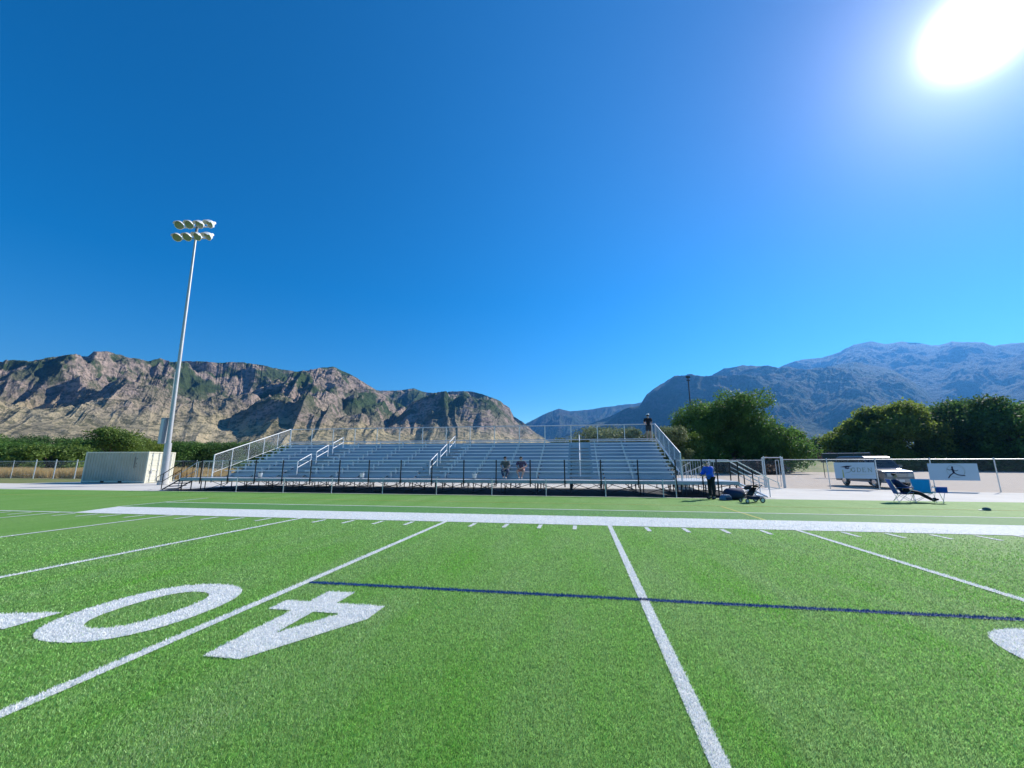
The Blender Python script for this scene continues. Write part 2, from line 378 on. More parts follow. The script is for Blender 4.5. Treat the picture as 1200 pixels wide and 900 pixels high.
# ------------------------------------------------------------------ mountains
CY, SY = math.cos(R(-9.476)), math.sin(R(-9.476))
def px_to_azel(pts):
    f, p, y = 473.7, R(11.07), R(-9.476)
    F = np.array([np.cos(p) * np.sin(y), np.cos(p) * np.cos(y), np.sin(p)]); Rt = np.array([np.cos(y), -np.sin(y), 0]); U = np.cross(Rt, F)
    o = []
    for a, b in pts:
        d = F + Rt * (a - 600) / f + U * (450 - b) / f; d /= np.linalg.norm(d)
        o.append((math.atan2(d[0], d[1]), d[2] / math.hypot(d[0], d[1])))
    return np.array(o)      # azimuth, tan(elevation)
def mountain_mat(name, rock, rock2, grass, green, h_grass, h_range, shrub=0.5):
    m = bpy.data.materials.new(name); m.use_nodes = True; t = m.node_tree; N = t.nodes; L = t.links
    p = N['Principled BSDF']; p.inputs['Roughness'].default_value = 0.95; p.inputs['Specular IOR Level'].default_value = 0.1
    g = N.new('ShaderNodeNewGeometry'); sx = N.new('ShaderNodeSeparateXYZ'); L.new(g.outputs['Position'], sx.inputs[0])
    sn = N.new('ShaderNodeSeparateXYZ'); L.new(g.outputs['Normal'], sn.inputs[0])
    def noise(sc, det=6, ro=0.6, st=None):
        v = g.outputs['Position']
        if st:
            mp = N.new('ShaderNodeMapping'); mp.inputs['Scale'].default_value = st; L.new(v, mp.inputs[0]); v = mp.outputs[0]
        n = N.new('ShaderNodeTexNoise'); n.inputs['Scale'].default_value = sc; n.inputs['Detail'].default_value = det; n.inputs['Roughness'].default_value = ro
        L.new(v, n.inputs['Vector']); return n.outputs[0]
    def rng(v, a, b, c=0.0, d=1.0):
        r = N.new('ShaderNodeMapRange'); r.inputs[1].default_value = a; r.inputs[2].default_value = b; r.inputs[3].default_value = c; r.inputs[4].default_value = d
        L.new(v, r.inputs[0]); return r.outputs[0]
    def mth(op, a, b):
        n = N.new('ShaderNodeMath'); n.operation = op
        for i, q in enumerate((a, b)):
            if isinstance(q, (int, float)): n.inputs[i].default_value = q
            else: L.new(q, n.inputs[i])
        return n.outputs[0]
    def mix(f, a, b):
        x = N.new('ShaderNodeMix'); x.data_type = 'RGBA'; L.new(f, x.inputs[0])
        for i, q in ((6, a), (7, b)):
            if isinstance(q, tuple): x.inputs[i].default_value = q + (1,)
            else: L.new(q, x.inputs[i])
        return x.outputs[2]
    rk = mix(rng(noise(0.012, 8, 0.7), 0.36, 0.64), rock2, rock)
    rk = mix(rng(noise(0.06, 6, 0.7), 0.54, 0.66), rk, tuple(c * 0.45 for c in rock))
    # grass on the lower apron and on gentle slopes, breaking up unevenly into the rock
    hh = mth('ADD', sx.outputs['Z'], mth('MULTIPLY', mth('SUBTRACT', noise(0.0035, 6, 0.6), 0.5), h_range * 3.2))
    low = rng(hh, h_grass + h_range * 0.5, h_grass - h_range * 0.5)
    flat = rng(sn.outputs['Z'], 0.80, 0.90)
    gcol = mix(rng(noise(0.006, 5, 0.6), 0.42, 0.62), grass, tuple(c * 0.72 for c in grass))
    col = mix(mth('MAXIMUM', low, mth('MULTIPLY', flat, 0.55)), rk, gcol)
    gm = mth('MULTIPLY', rng(mth('ADD', noise(0.0055, 7, 0.62), mth('MULTIPLY', flat, 0.06)), 0.46, 0.53), rng(sx.outputs['Z'], h_grass * 0.9, h_grass * 1.9, 0.15, 1.0))
    col = mix(gm, col, green)
    sh = mth('MULTIPLY', rng(noise(0.036, 6, 0.8, (1.0, 1.0, 1.6)), 0.505, 0.535), shrub)
    col = mix(sh, col, tuple(c * 0.55 for c in green))
    L.new(col, p.inputs['Base Color'])
    b = N.new('ShaderNodeBump'); b.inputs['Strength'].default_value = 1.0; b.inputs['Distance'].default_value = 15
    L.new(noise(0.022, 8, 0.75), b.inputs['Height']); L.new(b.outputs[0], p.inputs['Normal'])
    return m
def mountain(name, prof, r0, rc, r1, m, cols=700, rows=240, seed=0.0, foot=0.42, footh=0.30, spur=0.20, freq=26.0, rough=0.004, ext=(0.0, 0.0), wob=0.12):
    A = px_to_azel(prof); az0, az1 = A[0, 0] - R(ext[0]), A[-1, 0] + R(ext[1])
    az = np.linspace(az0, az1, cols); tg = np.interp(az, A[:, 0], A[:, 1])
    tg = tg * (1 + rough * 6 * (fbm(az * 60 + seed, az * 0 + seed, 5, 0.6) - 0.5))
    tr = np.concatenate([np.linspace(0, 1, int(rows * 0.8)), np.linspace(1, 1.6, int(rows * 0.2) + 1)[1:]])
    rcz = rc * (1 + wob * (fbm(az * 7 + seed * 3, az * 0 + 3.3, 3) - 0.5))
    T, AZ = np.meshgrid(tr, az, indexing='ij'); RC = np.broadcast_to(rcz, T.shape)
    RD = np.where(T <= 1, r0 + (RC - r0) * T, RC + (r1 - RC) * (T - 1) / 0.6)
    X, Y = RD * np.sin(AZ), RD * np.cos(AZ)
    # profile
    warp = 0.10 * (fbm(AZ * 9 + seed, T * 2, 4) - 0.5)
    t = np.clip(T + warp * np.sin(np.pi * np.clip(T, 0, 1)), 0, 2)
    p = np.where(t < foot, footh * (np.clip(t, 0, 1) / foot) ** 1.5, footh + (1 - footh) * (1 - (1 - np.clip((t - foot) / (1 - foot), 0, 1)) ** 1.15))
    back = np.clip(1 - (T - 1) / 0.6 * 0.85, 0, 1); p = np.where(T > 1, back, p)
    H = tg * rcz
    u = AZ * freq + 2.6 * (fbm(AZ * 8 + seed, T * 2.2 + seed, 4) - 0.5) - T * 5.0
    sp = fbm(u + seed, T * 2.0 + seed, 6, 0.42, True)
    sc = RD.mean() / 2600.0 * 1050
    wx = 0.6 * (fbm(X / sc / 1.6 + 3, Y / sc / 1.6, 3) - 0.5)
    sp2 = fbm(X / sc + seed + wx, Y / sc + 5 - wx, 9, 0.52, True)
    win = np.clip(t / 0.25, 0, 1) * np.where(T > 1, 1, np.clip((1.03 - T) / 0.25, 0.12, 1)) * (0.16 + 0.84 * np.clip((t - foot * 0.75) / 0.25, 0, 1))
    Z = H * p + H * spur * win * (0.75 * (sp - 0.62) + 3.4 * (sp2 - 0.6))
    Z = np.maximum(Z, H * p * 0.25)
    Z[0] = -3
    el = np.max((Z - 1.65) / RD, axis=0)
    k = tg / el; nk = max(9, cols // 18); kern = np.hanning(2 * nk + 1); kern /= kern.sum()
    ks = np.convolve(np.pad(k, nk, mode='edge'), kern, mode='valid')
    Z = np.where(Z > 0, Z * ks, Z)
    for _ in range(2):       # trim only the crest to the skyline
        k = tg / np.max((Z - 1.65) / RD, axis=0); wt = np.clip((T - 0.72) / 0.26, 0, 1) ** 1.5
        k2 = np.clip(k, 0.7, 1.4); Z = np.where(Z > 0, Z * (1 + (k2 - 1) * wt), Z)
    over = (Z - 1.65) / RD > tg * 1.004; Z = np.where(over & (Z > 0), tg * RD * (1.0 - 0.02 * (1 - T) ** 2) + 1.65, Z)
    n0, n1 = T.shape; idx = np.arange(n0 * n1).reshape(n0, n1)
    F = np.stack([idx[:-1, :-1], idx[:-1, 1:], idx[1:, 1:], idx[1:, :-1]], -1).reshape(-1, 4)
    V = np.stack([X, Y, Z], -1).reshape(-1, 3)
    return tag(rawmesh(name, V, F, m, smooth=False), kind='structure')
M_NEAR = mountain_mat('pink_rock_and_dry_grass', (0.47, 0.36, 0.29), (0.25, 0.20, 0.17), (0.50, 0.41, 0.26), (0.060, 0.090, 0.035), 215, 80, 0.65)
M_HUMP = mountain_mat('brush_and_rock', (0.44, 0.33, 0.27), (0.26, 0.21, 0.18), (0.54, 0.43, 0.25), (0.06, 0.095, 0.035), 150, 50, 0.7)
M_FAR = mountain_mat('forested_slope', (0.10, 0.09, 0.075), (0.055, 0.065, 0.04), (0.06, 0.08, 0.035), (0.03, 0.055, 0.02), 100, 90, 0.6)
M_TOP = mountain_mat('far_bare_ridge', (0.08, 0.07, 0.06), (0.05, 0.05, 0.04), (0.05, 0.055, 0.035), (0.03, 0.04, 0.022), 300, 200, 0.4)
mountain('mountain_range', [(0, 422), (30, 421), (60, 419), (80, 416), (105, 412), (125, 412), (150, 418), (175, 423), (188, 419), (200, 424), (235, 423), (260, 425), (272, 424), (285, 424), (300, 427), (320, 431), (345, 435), (375, 440), (400, 448), (430, 466), (460, 490), (490, 512)],
         1100, 3300, 4600, M_NEAR, 1250, 420, seed=1.7, foot=0.40, footh=0.27, spur=0.36, freq=19, ext=(8, 0))
mountain('mountain_peak', [(250, 500), (275, 476), (300, 456), (320, 446), (345, 436), (375, 431), (390, 430), (405, 436), (425, 447), (440, 457), (455, 465), (475, 477), (500, 495), (520, 512)],
         1000, 2700, 3600, M_HUMP, 520, 260, seed=4.1, foot=0.42, footh=0.28, spur=0.30, freq=22)
mountain('mountain_ridge', [(400, 452), (425, 456), (455, 458), (470, 457), (485, 455), (500, 460), (510, 461), (520, 462), (560, 478), (600, 510)],
         2000, 3700, 4600, M_HUMP, 380, 200, seed=8.3, foot=0.42, footh=0.30, spur=0.26, freq=22)
mountain('mountain_shoulder', [(440, 500), (465, 484), (485, 470), (505, 461), (520, 458), (535, 459), (550, 458), (565, 462), (585, 469), (597, 478), (602, 488), (612, 494), (625, 505), (640, 515), (660, 530)],
         1100, 2900, 3700, M_HUMP, 420, 240, seed=6.6, foot=0.40, footh=0.26, spur=0.27, freq=24)
mountain('canyon_hills', [(560, 520), (615, 497), (640, 484), (655, 479), (668, 482), (690, 480), (710, 477), (735, 474), (780, 468), (830, 480)],
         5200, 7600, 8600, M_FAR, 340, 140, seed=2.2, spur=0.22, freq=40)
mountain('wooded_mountain', [(600, 540), (655, 514), (690, 497), (715, 488), (735, 478), (750, 475), (758, 462), (770, 453), (790, 441), (810, 438), (825, 441), (848, 440), (880, 438), (920, 445), (960, 470), (990, 500), (1020, 530)],
         1900, 4700, 5600, M_FAR, 620, 260, seed=3.3, foot=0.35, footh=0.28, spur=0.18, freq=22)
mountain('wooded_mountain_shoulder', [(780, 480), (810, 455), (830, 442), (848, 432), (870, 428), (900, 429), (930, 431), (945, 433), (970, 430), (1000, 424), (1020, 428), (1035, 431), (1050, 436), (1070, 447), (1085, 458), (1095, 470), (1130, 492), (1180, 520)],
         2500, 5300, 6200, M_FAR, 620, 240, seed=9.4, foot=0.35, footh=0.28, spur=0.19, freq=24)
mountain('far_high_ridge', [(850, 470), (890, 440), (915, 429), (940, 421), (960, 420), (985, 412), (1000, 404), (1020, 400), (1040, 403), (1057, 400), (1075, 402), (1100, 405), (1115, 400), (1150, 401), (1165, 405), (1185, 402), (1200, 401)],
         3600, 7600, 8700, M_TOP, 560, 200, seed=12.4, foot=0.3, footh=0.25, spur=0.13, freq=20, ext=(0, 8))

# haze: one box of thin air round the camera and the scene
b = MB(); b.bb(-9400, 9400, -9400, 9400, -100, 1780)
hz = bpy.data.materials.new('thin_blue_air'); hz.use_nodes = True; t = hz.node_tree; t.nodes.clear()
o_ = t.nodes.new('ShaderNodeOutputMaterial'); pv = t.nodes.new('ShaderNodeVolumePrincipled')
pv.inputs['Color'].default_value = (0.10, 0.40, 1.0, 1); pv.inputs['Density'].default_value = 0.000058; pv.inputs['Anisotropy'].default_value = 0.55
t.links.new(pv.outputs[0], o_.inputs['Volume'])
hb = tag(b.build('haze', hz), kind='stuff')
hb['label'] = 'thin blue haze over the valley'; hb['category'] = 'haze'

# ------------------------------------------------------------------ bleachers
BX0, BX1 = -23.1, 5.12; DZ = 0.75; YF = 22.2; Y0 = 23.35; RUN = 0.61; RISE = 0.2247
bl = thing('bleacher', (-9, 22.2, 0), 'long ten row aluminium bleacher with railings facing the field', 'bleacher')
OFF = (-9, 22.2, 0)
NOSE_HIGHLIGHT = mat('painted_nosing_highlight', (0.86, 0.88, 0.90), 0.4, 0.35)  # pale strip colour painting a highlight along each seat edge
DECKM = mat('deck_aluminium', (0.46, 0.50, 0.55), 0.6, 0.15, var=0.15, scale=2.0)
RISER = mat('shade_tinted_riser', (0.27, 0.37, 0.50), 0.4, 0.8)  # darker blue puts the under-seat shading into the riser colour
def bp(mb, name, m, parent=bl, smooth=False): return mb.build(name, m, parent, OFF, smooth)
b = MB(); b.bb(BX0 - 1.65, BX1 + 2.6, YF, Y0 - 0.02, DZ - 0.05, DZ); b.bb(BX0 - 1.65, BX1 + 2.6, YF - 0.03, YF - 0.002, DZ - 0.17, DZ - 0.01); bp(b, 'front_deck', DECKM)
b = MB(); b.bb(BX1 + 0.1, BX1 + 2.6, Y0 + 0.04, Y0 + 3.2, DZ - 0.05, DZ); bp(b, 'added_shade_platform', DECKM)  # extra deck added behind to shade the ground below
for yy in (Y0 + 1.2, Y0 + 2.3, Y0 + 3.1):
    for xx in (BX1 + 0.2, BX1 + 1.3, BX1 + 2.5): b = MB(); b.tube((xx, yy, 0), (xx, yy, DZ - 0.05), 0.03, 6); bp(b, 'platform_leg', STEEL)
aisles = (-18.0, -9.06, -0.05); AW = 0.72
def spans():
    xs = [BX0]; 
    for a in aisles: xs += [a - AW, a + AW]
    xs.append(BX1); return list(zip(xs[0::2], xs[1::2]))
for i in range(10):
    y = Y0 + RUN * i; z = DZ + RISE * i
    b = MB(); b.bb(BX0, BX1, y, y + 0.26, z - 0.045, z)
    b.bb(BX0, BX1, y + 0.275, y + 0.44, z - 0.045, z - 0.002)
    bp(b, 'foot_board', ALU)
    for x0, x1 in spans():
        b = MB(); b.bb(x0, x1, y + 0.34, y + 0.59, z + 0.385, z + 0.43)
        for k in range(max(1, int((x1 - x0) / 1.83))):      # seat brackets
            xx = x0 + 0.3 + k * 1.83; b.bb(xx, xx + 0.05, y + 0.40, y + 0.50, z + 0.0, z + 0.384)
        sb_ = bp(b, 'seat_board', ALU)
        b = MB(); b.prism([(y + 0.325, z + 0.398), (y + 0.338, z + 0.385), (y + 0.338, z + 0.434), (y + 0.325, z + 0.421)], x0 + 0.01, x1 - 0.01, 'x'); bp(b, 'seat_nosing_highlight', NOSE_HIGHLIGHT, sb_)
    b = MB(); b.bb(BX0, BX1, y + 0.592, y + 0.608, z + 0.005, z + RISE + 0.02 if i < 9 else z + 0.32)   # riser plank
    bp(b, 'riser_board', RISER)
# aisle half steps
for a in aisles:
    b = MB()
    for i in range(9):
        y = Y0 + RUN * i; z = DZ + RISE * i
        b.bb(a - 0.62, a + 0.62, y + 0.36, y + 0.585, z + 0.09, z + 0.115)
    bp(b, 'aisle_steps', mat('worn_aisle_tread', (0.22, 0.24, 0.27), 0.6, 0.3))
    for j in range(3):
        i0 = 0.6 + j * 3.0
        b = MB()
        def ap(i, h): return (a, Y0 + RUN * i + 0.2, DZ + RISE * i + h)
        b.path([ap(i0, 0.0), ap(i0, 0.86), ap(i0 + 2.1, 0.90), ap(i0 + 2.1, 0.0)], 0.028, 8)
        b.path([ap(i0, 0.48), ap(i0 + 2.1, 0.5)], 0.026, 8)
        bp(b, 'aisle_rail', WHITEP, smooth=False)
# front guard rail with black posts; wire infill
fx = [BX0 - 0.1 + 0.0]
postx = [-23.24, -21.3, -19.45, -17.6, -15.75, -13.9, -12.05, -10.1, -8.25, -6.4, -4.57, -2.7, -0.86, 1.02, 2.9, 4.75]
gr = MB(); gr.tube((postx[0], YF - 0.04, DZ + 1.03), (postx[-1], YF - 0.04, DZ + 1.03), 0.02, 8)
gr.tube((postx[0], YF - 0.04, DZ + 0.08), (postx[-1], YF - 0.04, DZ + 0.08), 0.016, 6)
rail = bp(gr, 'front_guard_rail', GALV)
for x in postx:
    b = MB(); b.tube((x, YF - 0.075, DZ - 0.35), (x, YF - 0.075, DZ + 1.07), 0.034, 8); bp(b, 'guard_post', BLACKP)
b = MB(); b.chain((postx[0], YF - 0.04), (postx[-1], YF - 0.04), DZ + 0.09, DZ + 1.02, 0.09, 0.0012); bp(b, 'guard_mesh', GALV)
# back guard rail
YB2 = Y0 + RUN * 10 + 0.02; ZB = DZ + RISE * 9
b = MB()
for zz in (4.32, 3.30): b.tube((BX0, YB2, zz), (BX1, YB2, zz), 0.032, 8)
bp(b, 'back_guard_rail', GALV)
for k in range(16):
    x = -23.05 + k * 1.868
    b = MB(); b.tube((x, YB2 + 0.03, ZB - 0.4), (x, YB2 + 0.03, 4.36), 0.031, 8); bp(b, 'back_post', GALV)
b = MB(); b.chain((BX0, YB2), (BX1, YB2), 3.32, 4.31, 0.09, 0.0013); bp(b, 'back_mesh', GALV)
# side rails: sloped pipe, posts and slanting wire panel
for sx_, m_, den in ((BX0 + 0.03, WHITEP, 0.09), (BX1 + 0.06, GALV, 0.055)):
    pf = (sx_, YF + 0.55, DZ + 1.42); pb = (sx_, YB2, 4.34)
    b = MB(); b.tube(pf, pb, 0.028, 8); b.tube((sx_, YF + 0.55, DZ + 0.3), (sx_, YB2, 3.22), 0.012, 6)
    b.tube((sx_, YF + 0.55, DZ - 0.3), (sx_, YF + 0.55, DZ + 1.44), 0.034, 8); b.tube((sx_, YB2, 2.4), (sx_, YB2, 4.34), 0.028, 8)
    sr = bp(b, 'side_rail', m_)
    for k in range(1, 5):
        f = k / 5; yy = pf[1] + (pb[1] - pf[1]) * f; zz = pf[2] + (pb[2] - pf[2]) * f
        b = MB(); b.tube((sx_, yy, zz - 1.35), (sx_, yy, zz), 0.024, 8); bp(b, 'side_post', m_)
    b = MB(); L = pb[1] - pf[1]; n = int(L / den); sl_ = (pb[2] - pf[2]) / L; H_ = 1.12
    for k in range(-int(H_ / den), n):
        for sg in (1, -1):
            a0, a1 = k * den, k * den + H_; q0, q1 = 0.0, H_
            if a0 < 0: q0 = -a0; a0 = 0
            if a1 > L: q1 = H_ - (a1 - L); a1 = L
            if a1 - a0 < 0.02: continue
            if sg < 0: q0, q1 = H_ - q0, H_ - q1
            b.tube((sx_, pf[1] + a0, pf[2] - H_ + sl_ * a0 + q0), (sx_, pf[1] + a1, pf[2] - H_ + sl_ * a1 + q1), 0.0024, 3, caps=False)
    bp(b, 'side_mesh', GALV)
    # side stringer, a pale sloped channel under the seats' ends
    if sx_ > 0: b = MB(); b.tube((sx_, Y0, DZ + 0.45), (sx_, YB2, DZ + RISE * 10 + 0.42), 0.045, 4); bp(b, 'side_stringer', WHITEP)
# understructure
for k in range(16):
    x = -23.0 + k * 1.868
    b = MB()
    b.tube((x, YF + 0.08, 0.04), (x, YB2 - 0.1, 0.04), 0.03, 4)
    b.tube((x, Y0, DZ - 0.09), (x, YB2 - 0.1, ZB - 0.05), 0.035, 4)
    b.tube((x, YF + 0.08, DZ - 0.09), (x, Y0, DZ - 0.09), 0.03, 4)
    for j, yy in enumerate((YF + 0.1, Y0 + 0.1, Y0 + 2.0, Y0 + 4.0, YB2 - 0.15)):
        zt = DZ - 0.08 + max(0, (yy - Y0)) * RISE / RUN
        b.tube((x, yy, 0.02), (x, yy, zt), 0.028, 6); b.bb(x - 0.1, x + 0.1, yy - 0.1, yy + 0.1, 0.0, 0.025)
    b.tube((x, Y0 + 0.1, 0.06), (x, Y0 + 2.0, DZ + 0.55), 0.02, 4); b.tube((x, Y0 + 2.0, 0.06), (x, Y0 + 4.0, DZ + 1.3), 0.02, 4); b.tube((x, Y0 + 4.0, 0.06), (x, YB2 - 0.15, ZB - 0.1), 0.02, 4)
    bp(b, 'support_frame', STEEL)
for k in range(0, 15):
    x = -23.0 + k * 1.868; x2 = x + 1.868
    for yy, zt in ((YF + 0.25, DZ - 0.12), (Y0 + 2.05, 1.2), (YB2 - 0.2, 2.5)):
        if k % 3 == 2 and yy > 24: continue
        b = MB(); b.tube((x, yy, 0.06), (x2, yy, zt), 0.015, 4); b.tube((x2, yy, 0.06), (x, yy, zt), 0.015, 4)
        bp(b, 'cross_brace', STEEL)
# left stair (four steps down towards the container) and its rails
b = MB()
lx = BX0 - 1.65
for k in range(4):
    b.bb(lx - 0.30 * (k + 1), lx - 0.30 * k - 0.01, YF + 0.05, Y0 - 0.1, DZ - 0.17 * (k + 1) - 0.04, DZ - 0.17 * (k + 1))
for yy in (YF + 0.03, Y0 - 0.08): b.tube((lx, yy, DZ - 0.08), (lx - 1.25, yy, 0.03), 0.04, 4)
bp(b, 'stairs', STEEL)
for yy in (YF + 0.0, Y0 - 0.05):
    b = MB(); b.path([(lx, yy, DZ - 0.3), (lx, yy, DZ + 1.0), (lx - 1.3, yy, 1.0), (lx - 1.3, yy, 0.02)], 0.024, 8)
    b.tube((lx, yy, DZ + 0.5), (lx - 1.3, yy, 0.52), 0.018, 6)
    b.path([(lx - 1.3, yy, 1.0), (lx - 1.75, yy, 0.78), (lx - 1.75, yy, 0.5), (lx - 1.3, yy, 0.52)], 0.018, 6)
    b.tube((lx, yy, DZ + 1.0), (BX0, yy, DZ + 1.03), 0.02, 8)
    for q in (0.4, 0.8, 1.2): b.tube((lx + q, yy, DZ), (lx + q, yy, DZ + 1.0), 0.012, 6)
    bp(b, 'stair_rail', BLACKP if yy < 23 else GALV)
# right platform rails with pickets, stair down to the right with pale handrails, ramp behind
rx = BX1 + 2.6
b = MB()
for k in range(4):
    b.bb(rx + 0.30 * k + 0.01, rx + 0.30 * (k + 1), YF + 0.05, Y0 - 0.1, DZ - 0.17 * (k + 1) - 0.04, DZ - 0.17 * (k + 1))
for yy in (YF + 0.03, Y0 - 0.08): b.tube((rx, yy, DZ - 0.08), (rx + 1.25, yy, 0.03), 0.04, 4)
bp(b, 'stairs', ALU)
for n_, yy in enumerate((YF + 0.0, Y0 - 0.05)):
    b = MB(); b.path([(rx - 0.9, yy, DZ + 0.98), (rx, yy, DZ + 0.98), (rx + 1.35, yy, 0.92), (rx + 1.35, yy, 0.02)], 0.024, 8)
    b.tube((rx, yy, DZ + 0.5), (rx + 1.35, yy, 0.5), 0.018, 6); b.tube((rx, yy, DZ + 0.72), (rx + 1.35, yy, 0.72), 0.014, 6)
    b.path([(rx + 1.35, yy, 0.92), (rx + 1.8, yy, 0.7), (rx + 1.8, yy, 0.42), (rx + 1.35, yy, 0.5)], 0.018, 6)
    bp(b, 'stair_rail', WHITEP)
    for q in (0.0, 0.65): b = MB(); b.tube((rx + q, yy, DZ - 0.17 * (q / 0.3) - 0.1), (rx + q, yy, DZ + 0.98 - q * 0.6), 0.03, 8); bp(b, 'stair_post', BLACKP)
b = MB(); b.tube((BX1, Y0 + 0.02, DZ + 1.05), (rx, Y0 + 0.02, DZ + 1.05), 0.03, 8); b.tube((BX1, YF - 0.04, DZ + 1.03), (rx - 0.9, YF - 0.04, DZ + 1.03), 0.02, 8)
for k in range(14): b.tube((BX1 + 0.15 + k * 0.13, Y0 + 0.02, DZ + 0.02), (BX1 + 0.15 + k * 0.13, Y0 + 0.02, DZ + 1.04), 0.009, 5)
bp(b, 'platform_rail', GALV)
for q in (0.9, 1.6):
    b = MB(); b.tube((BX1 + q, YF - 0.075, 0.02), (BX1 + q, YF - 0.075, DZ + 1.07), 0.034, 8); bp(b, 'guard_post', BLACKP)
for q in (0.1, 1.3, 2.5):
    for yy in (YF + 0.1, Y0 - 0.1): b = MB(); b.tube((BX1 + q, yy, 0.0), (BX1 + q, yy, DZ - 0.05), 0.03, 6); bp(b, 'platform_leg', STEEL)
for q in range(3): b = MB(); b.tube((BX0 - 0.2 - q * 0.7, YF + 0.1, 0.0), (BX0 - 0.2 - q * 0.7, YF + 0.1, DZ - 0.05), 0.03, 6); bp(b, 'platform_leg', STEEL)
b = MB(); b.tube((BX1 + 0.1, YF + 0.1, 0.08), (BX1 + 2.5, YF + 0.1, DZ - 0.1), 0.016, 4); b.tube((BX1 + 0.1, YF + 0.1, DZ - 0.1), (BX1 + 2.5, YF + 0.1, 0.08), 0.016, 4); bp(b, 'cross_brace', STEEL)
b = MB(); b.prism([(Y0 + 3.24, DZ - 0.05), (Y0 + 3.24, DZ), (Y0 + 8.6, 0.06), (Y0 + 8.6, 0.01)], rx - 1.15, rx - 0.05, 'x')
bp(b, 'ramp', ALU)
for xx in (rx - 1.15, rx - 0.05):
    b = MB()
    b.tube((xx, Y0 + 3.2, DZ + 0.95), (xx, Y0 + 8.5, 1.0), 0.022, 8); b.tube((xx, Y0 + 3.2, DZ + 0.5), (xx, Y0 + 8.5, 0.55), 0.016, 6)
    for k in range(6):
        f = k / 5; yy = Y0 + 3.2 + 5.3 * f; zt = DZ + 0.95 + (1.0 - DZ - 0.95) * f
        b.tube((xx, yy, 0), (xx, yy, zt), 0.02, 6)
    bp(b, 'ramp_rail', GALV)

# low chain link fence in front of the bleacher
lf = thing('low_chain_link_fence', (-8, 21.45, 0), 'knee high chain link fence along the turf edge in front of the bleacher', 'fence')
lo = (-8, 21.45, 0); b = MB(); b.tube((-19.98, 21.45, 0.84), (4.56, 21.45, 0.84), 0.014, 6); b.build('top_rail', STEEL, lf, lo)
b = MB(); b.chain((-19.98, 21.45), (4.56, 21.45), 0.03, 0.83, 0.10, 0.0016); b.build('wire_mesh', STEEL, lf, lo)
for x in (-19.98, -16.9, -13.86, -10.8, -7.7, -4.65, -1.8, 1.19, 3.96, 4.56):
    b = MB(); b.tube((x, 21.45, 0), (x, 21.45, 0.87), 0.024, 8); b.build('post', GALV, lf, lo)

# white buckets on the deck
b = MB()
bkt = None
for k, (x, lab) in enumerate(((-19.45, 'white bucket on the bleacher deck near its left end'), (-12.7, 'white bucket on the bleacher deck between the left and middle aisles'), (-5.9, 'white bucket on the bleacher deck just left of the seated people'))):
    if bkt is None:
        bkt = thing('bucket', (x, 22.55, DZ), lab, 'bucket', 'white buckets on the bleacher deck')
        b = MB(); b.lathe([(0.0, 0.0), (0.10, 0.0), (0.12, 0.26), (0.13, 0.27), (0.13, 0.29), (0.11, 0.29), (0.095, 0.03), (0.0, 0.03)], 18); b.build('pail', WHITEP, bkt, smooth=True)
        b = MB(); pts = [(0.13 * math.cos(a), -0.02, 0.27 + 0.11 * math.sin(a)) for a in np.linspace(0, math.pi, 9)]; b.path(pts, 0.006, 5); b.build('handle', GALV, bkt)
    else:
        c_ = copy_tree(bkt); c_.location = (x, 22.55, DZ); c_['label'] = lab

# ------------------------------------------------------------------ perimeter fences
def fence(pts, name, label, z1, postxy, thick=(), meshp=0.11, h0=0.04):
    o = (pts[0][0], pts[0][1], 0); t_ = thing(name, o, label, 'fence')
    for a, c_ in zip(pts, pts[1:]):
        b = MB(); b.tube((*a, z1), (*c_, z1), 0.021, 8); b.build('top_rail', GALV, t_, o)
        b = MB(); b.chain(a, c_, h0, z1, meshp, 0.0012); b.build('wire_mesh', GALV, t_, o)
    for k, p in enumerate(postxy):
        r_ = 0.05 if k in thick else 0.028
        b = MB(); b.tube((*p, 0), (*p, z1 + (0.12 if k in thick else 0.04)), r_, 8); b.lathe([(r_ + 0.01, 0), (r_ * 0.8, 0.04), (0.0, 0.06)], 8, (*p, z1 + (0.12 if k in thick else 0.04)))
        b.build('post', GALV, t_, o)
    return t_
def lerp(a, c_, n): return [(a[0] + (c_[0] - a[0]) * k / n, a[1] + (c_[1] - a[1]) * k / n) for k in range(n + 1)]
fl = lerp((-92, 36.6), (-1.5, 34.4), 30)
for i_, xx in ((12, -55.8), (11, -58.6), (13, -52.9)): fl[i_] = (xx, 36.6 - (xx + 92) * 2.2 / 90.5)
fence([(-92, 36.6), (-1.5, 34.4)], 'chain_link_fence', 'galvanised chain link fence in front of the tall golden grass and behind the container', 1.85, fl, thick=(11, 12, 13))
def FY(x): return 34.2 - 0.25 * x
RP = [(-1.5, 34.4), (3.0, 33.6), (6.0, FY(6.0)), (9.2, FY(9.2)), (12.45, FY(12.45))]
fence([(-1.5, 34.4), (6.0, FY(6.0)), (12.45, FY(12.45))], 'chain_link_fence', 'galvanised chain link fence behind the right end of the bleacher, left of the gate', 1.85, RP, thick=(4,))
xs = [13.6, 16.0, 18.45, 21.0, 23.75, 26.7, 29.8, 33, 36.2, 39.4]
fence([(13.6, FY(13.6)), (39.4, FY(39.4))], 'chain_link_fence', 'galvanised chain link fence carrying two signs, right of the gate', 1.88, [(x, FY(x)) for x in xs], thick=(0,))
gt = thing('gate', (12.45, FY(12.45), 0), 'narrow open gateway frame in the chain link fence right of the bleacher', 'gate'); go = (12.45, FY(12.45), 0)
b = MB(); b.tube((12.55, FY(12.55), 0), (12.55, FY(12.55), 2.12), 0.045, 8); b.build('post', GALV, gt, go)
b = MB(); b.tube((13.52, FY(13.52), 0), (13.52, FY(13.52), 2.12), 0.045, 8); b.build('post', GALV, gt, go)
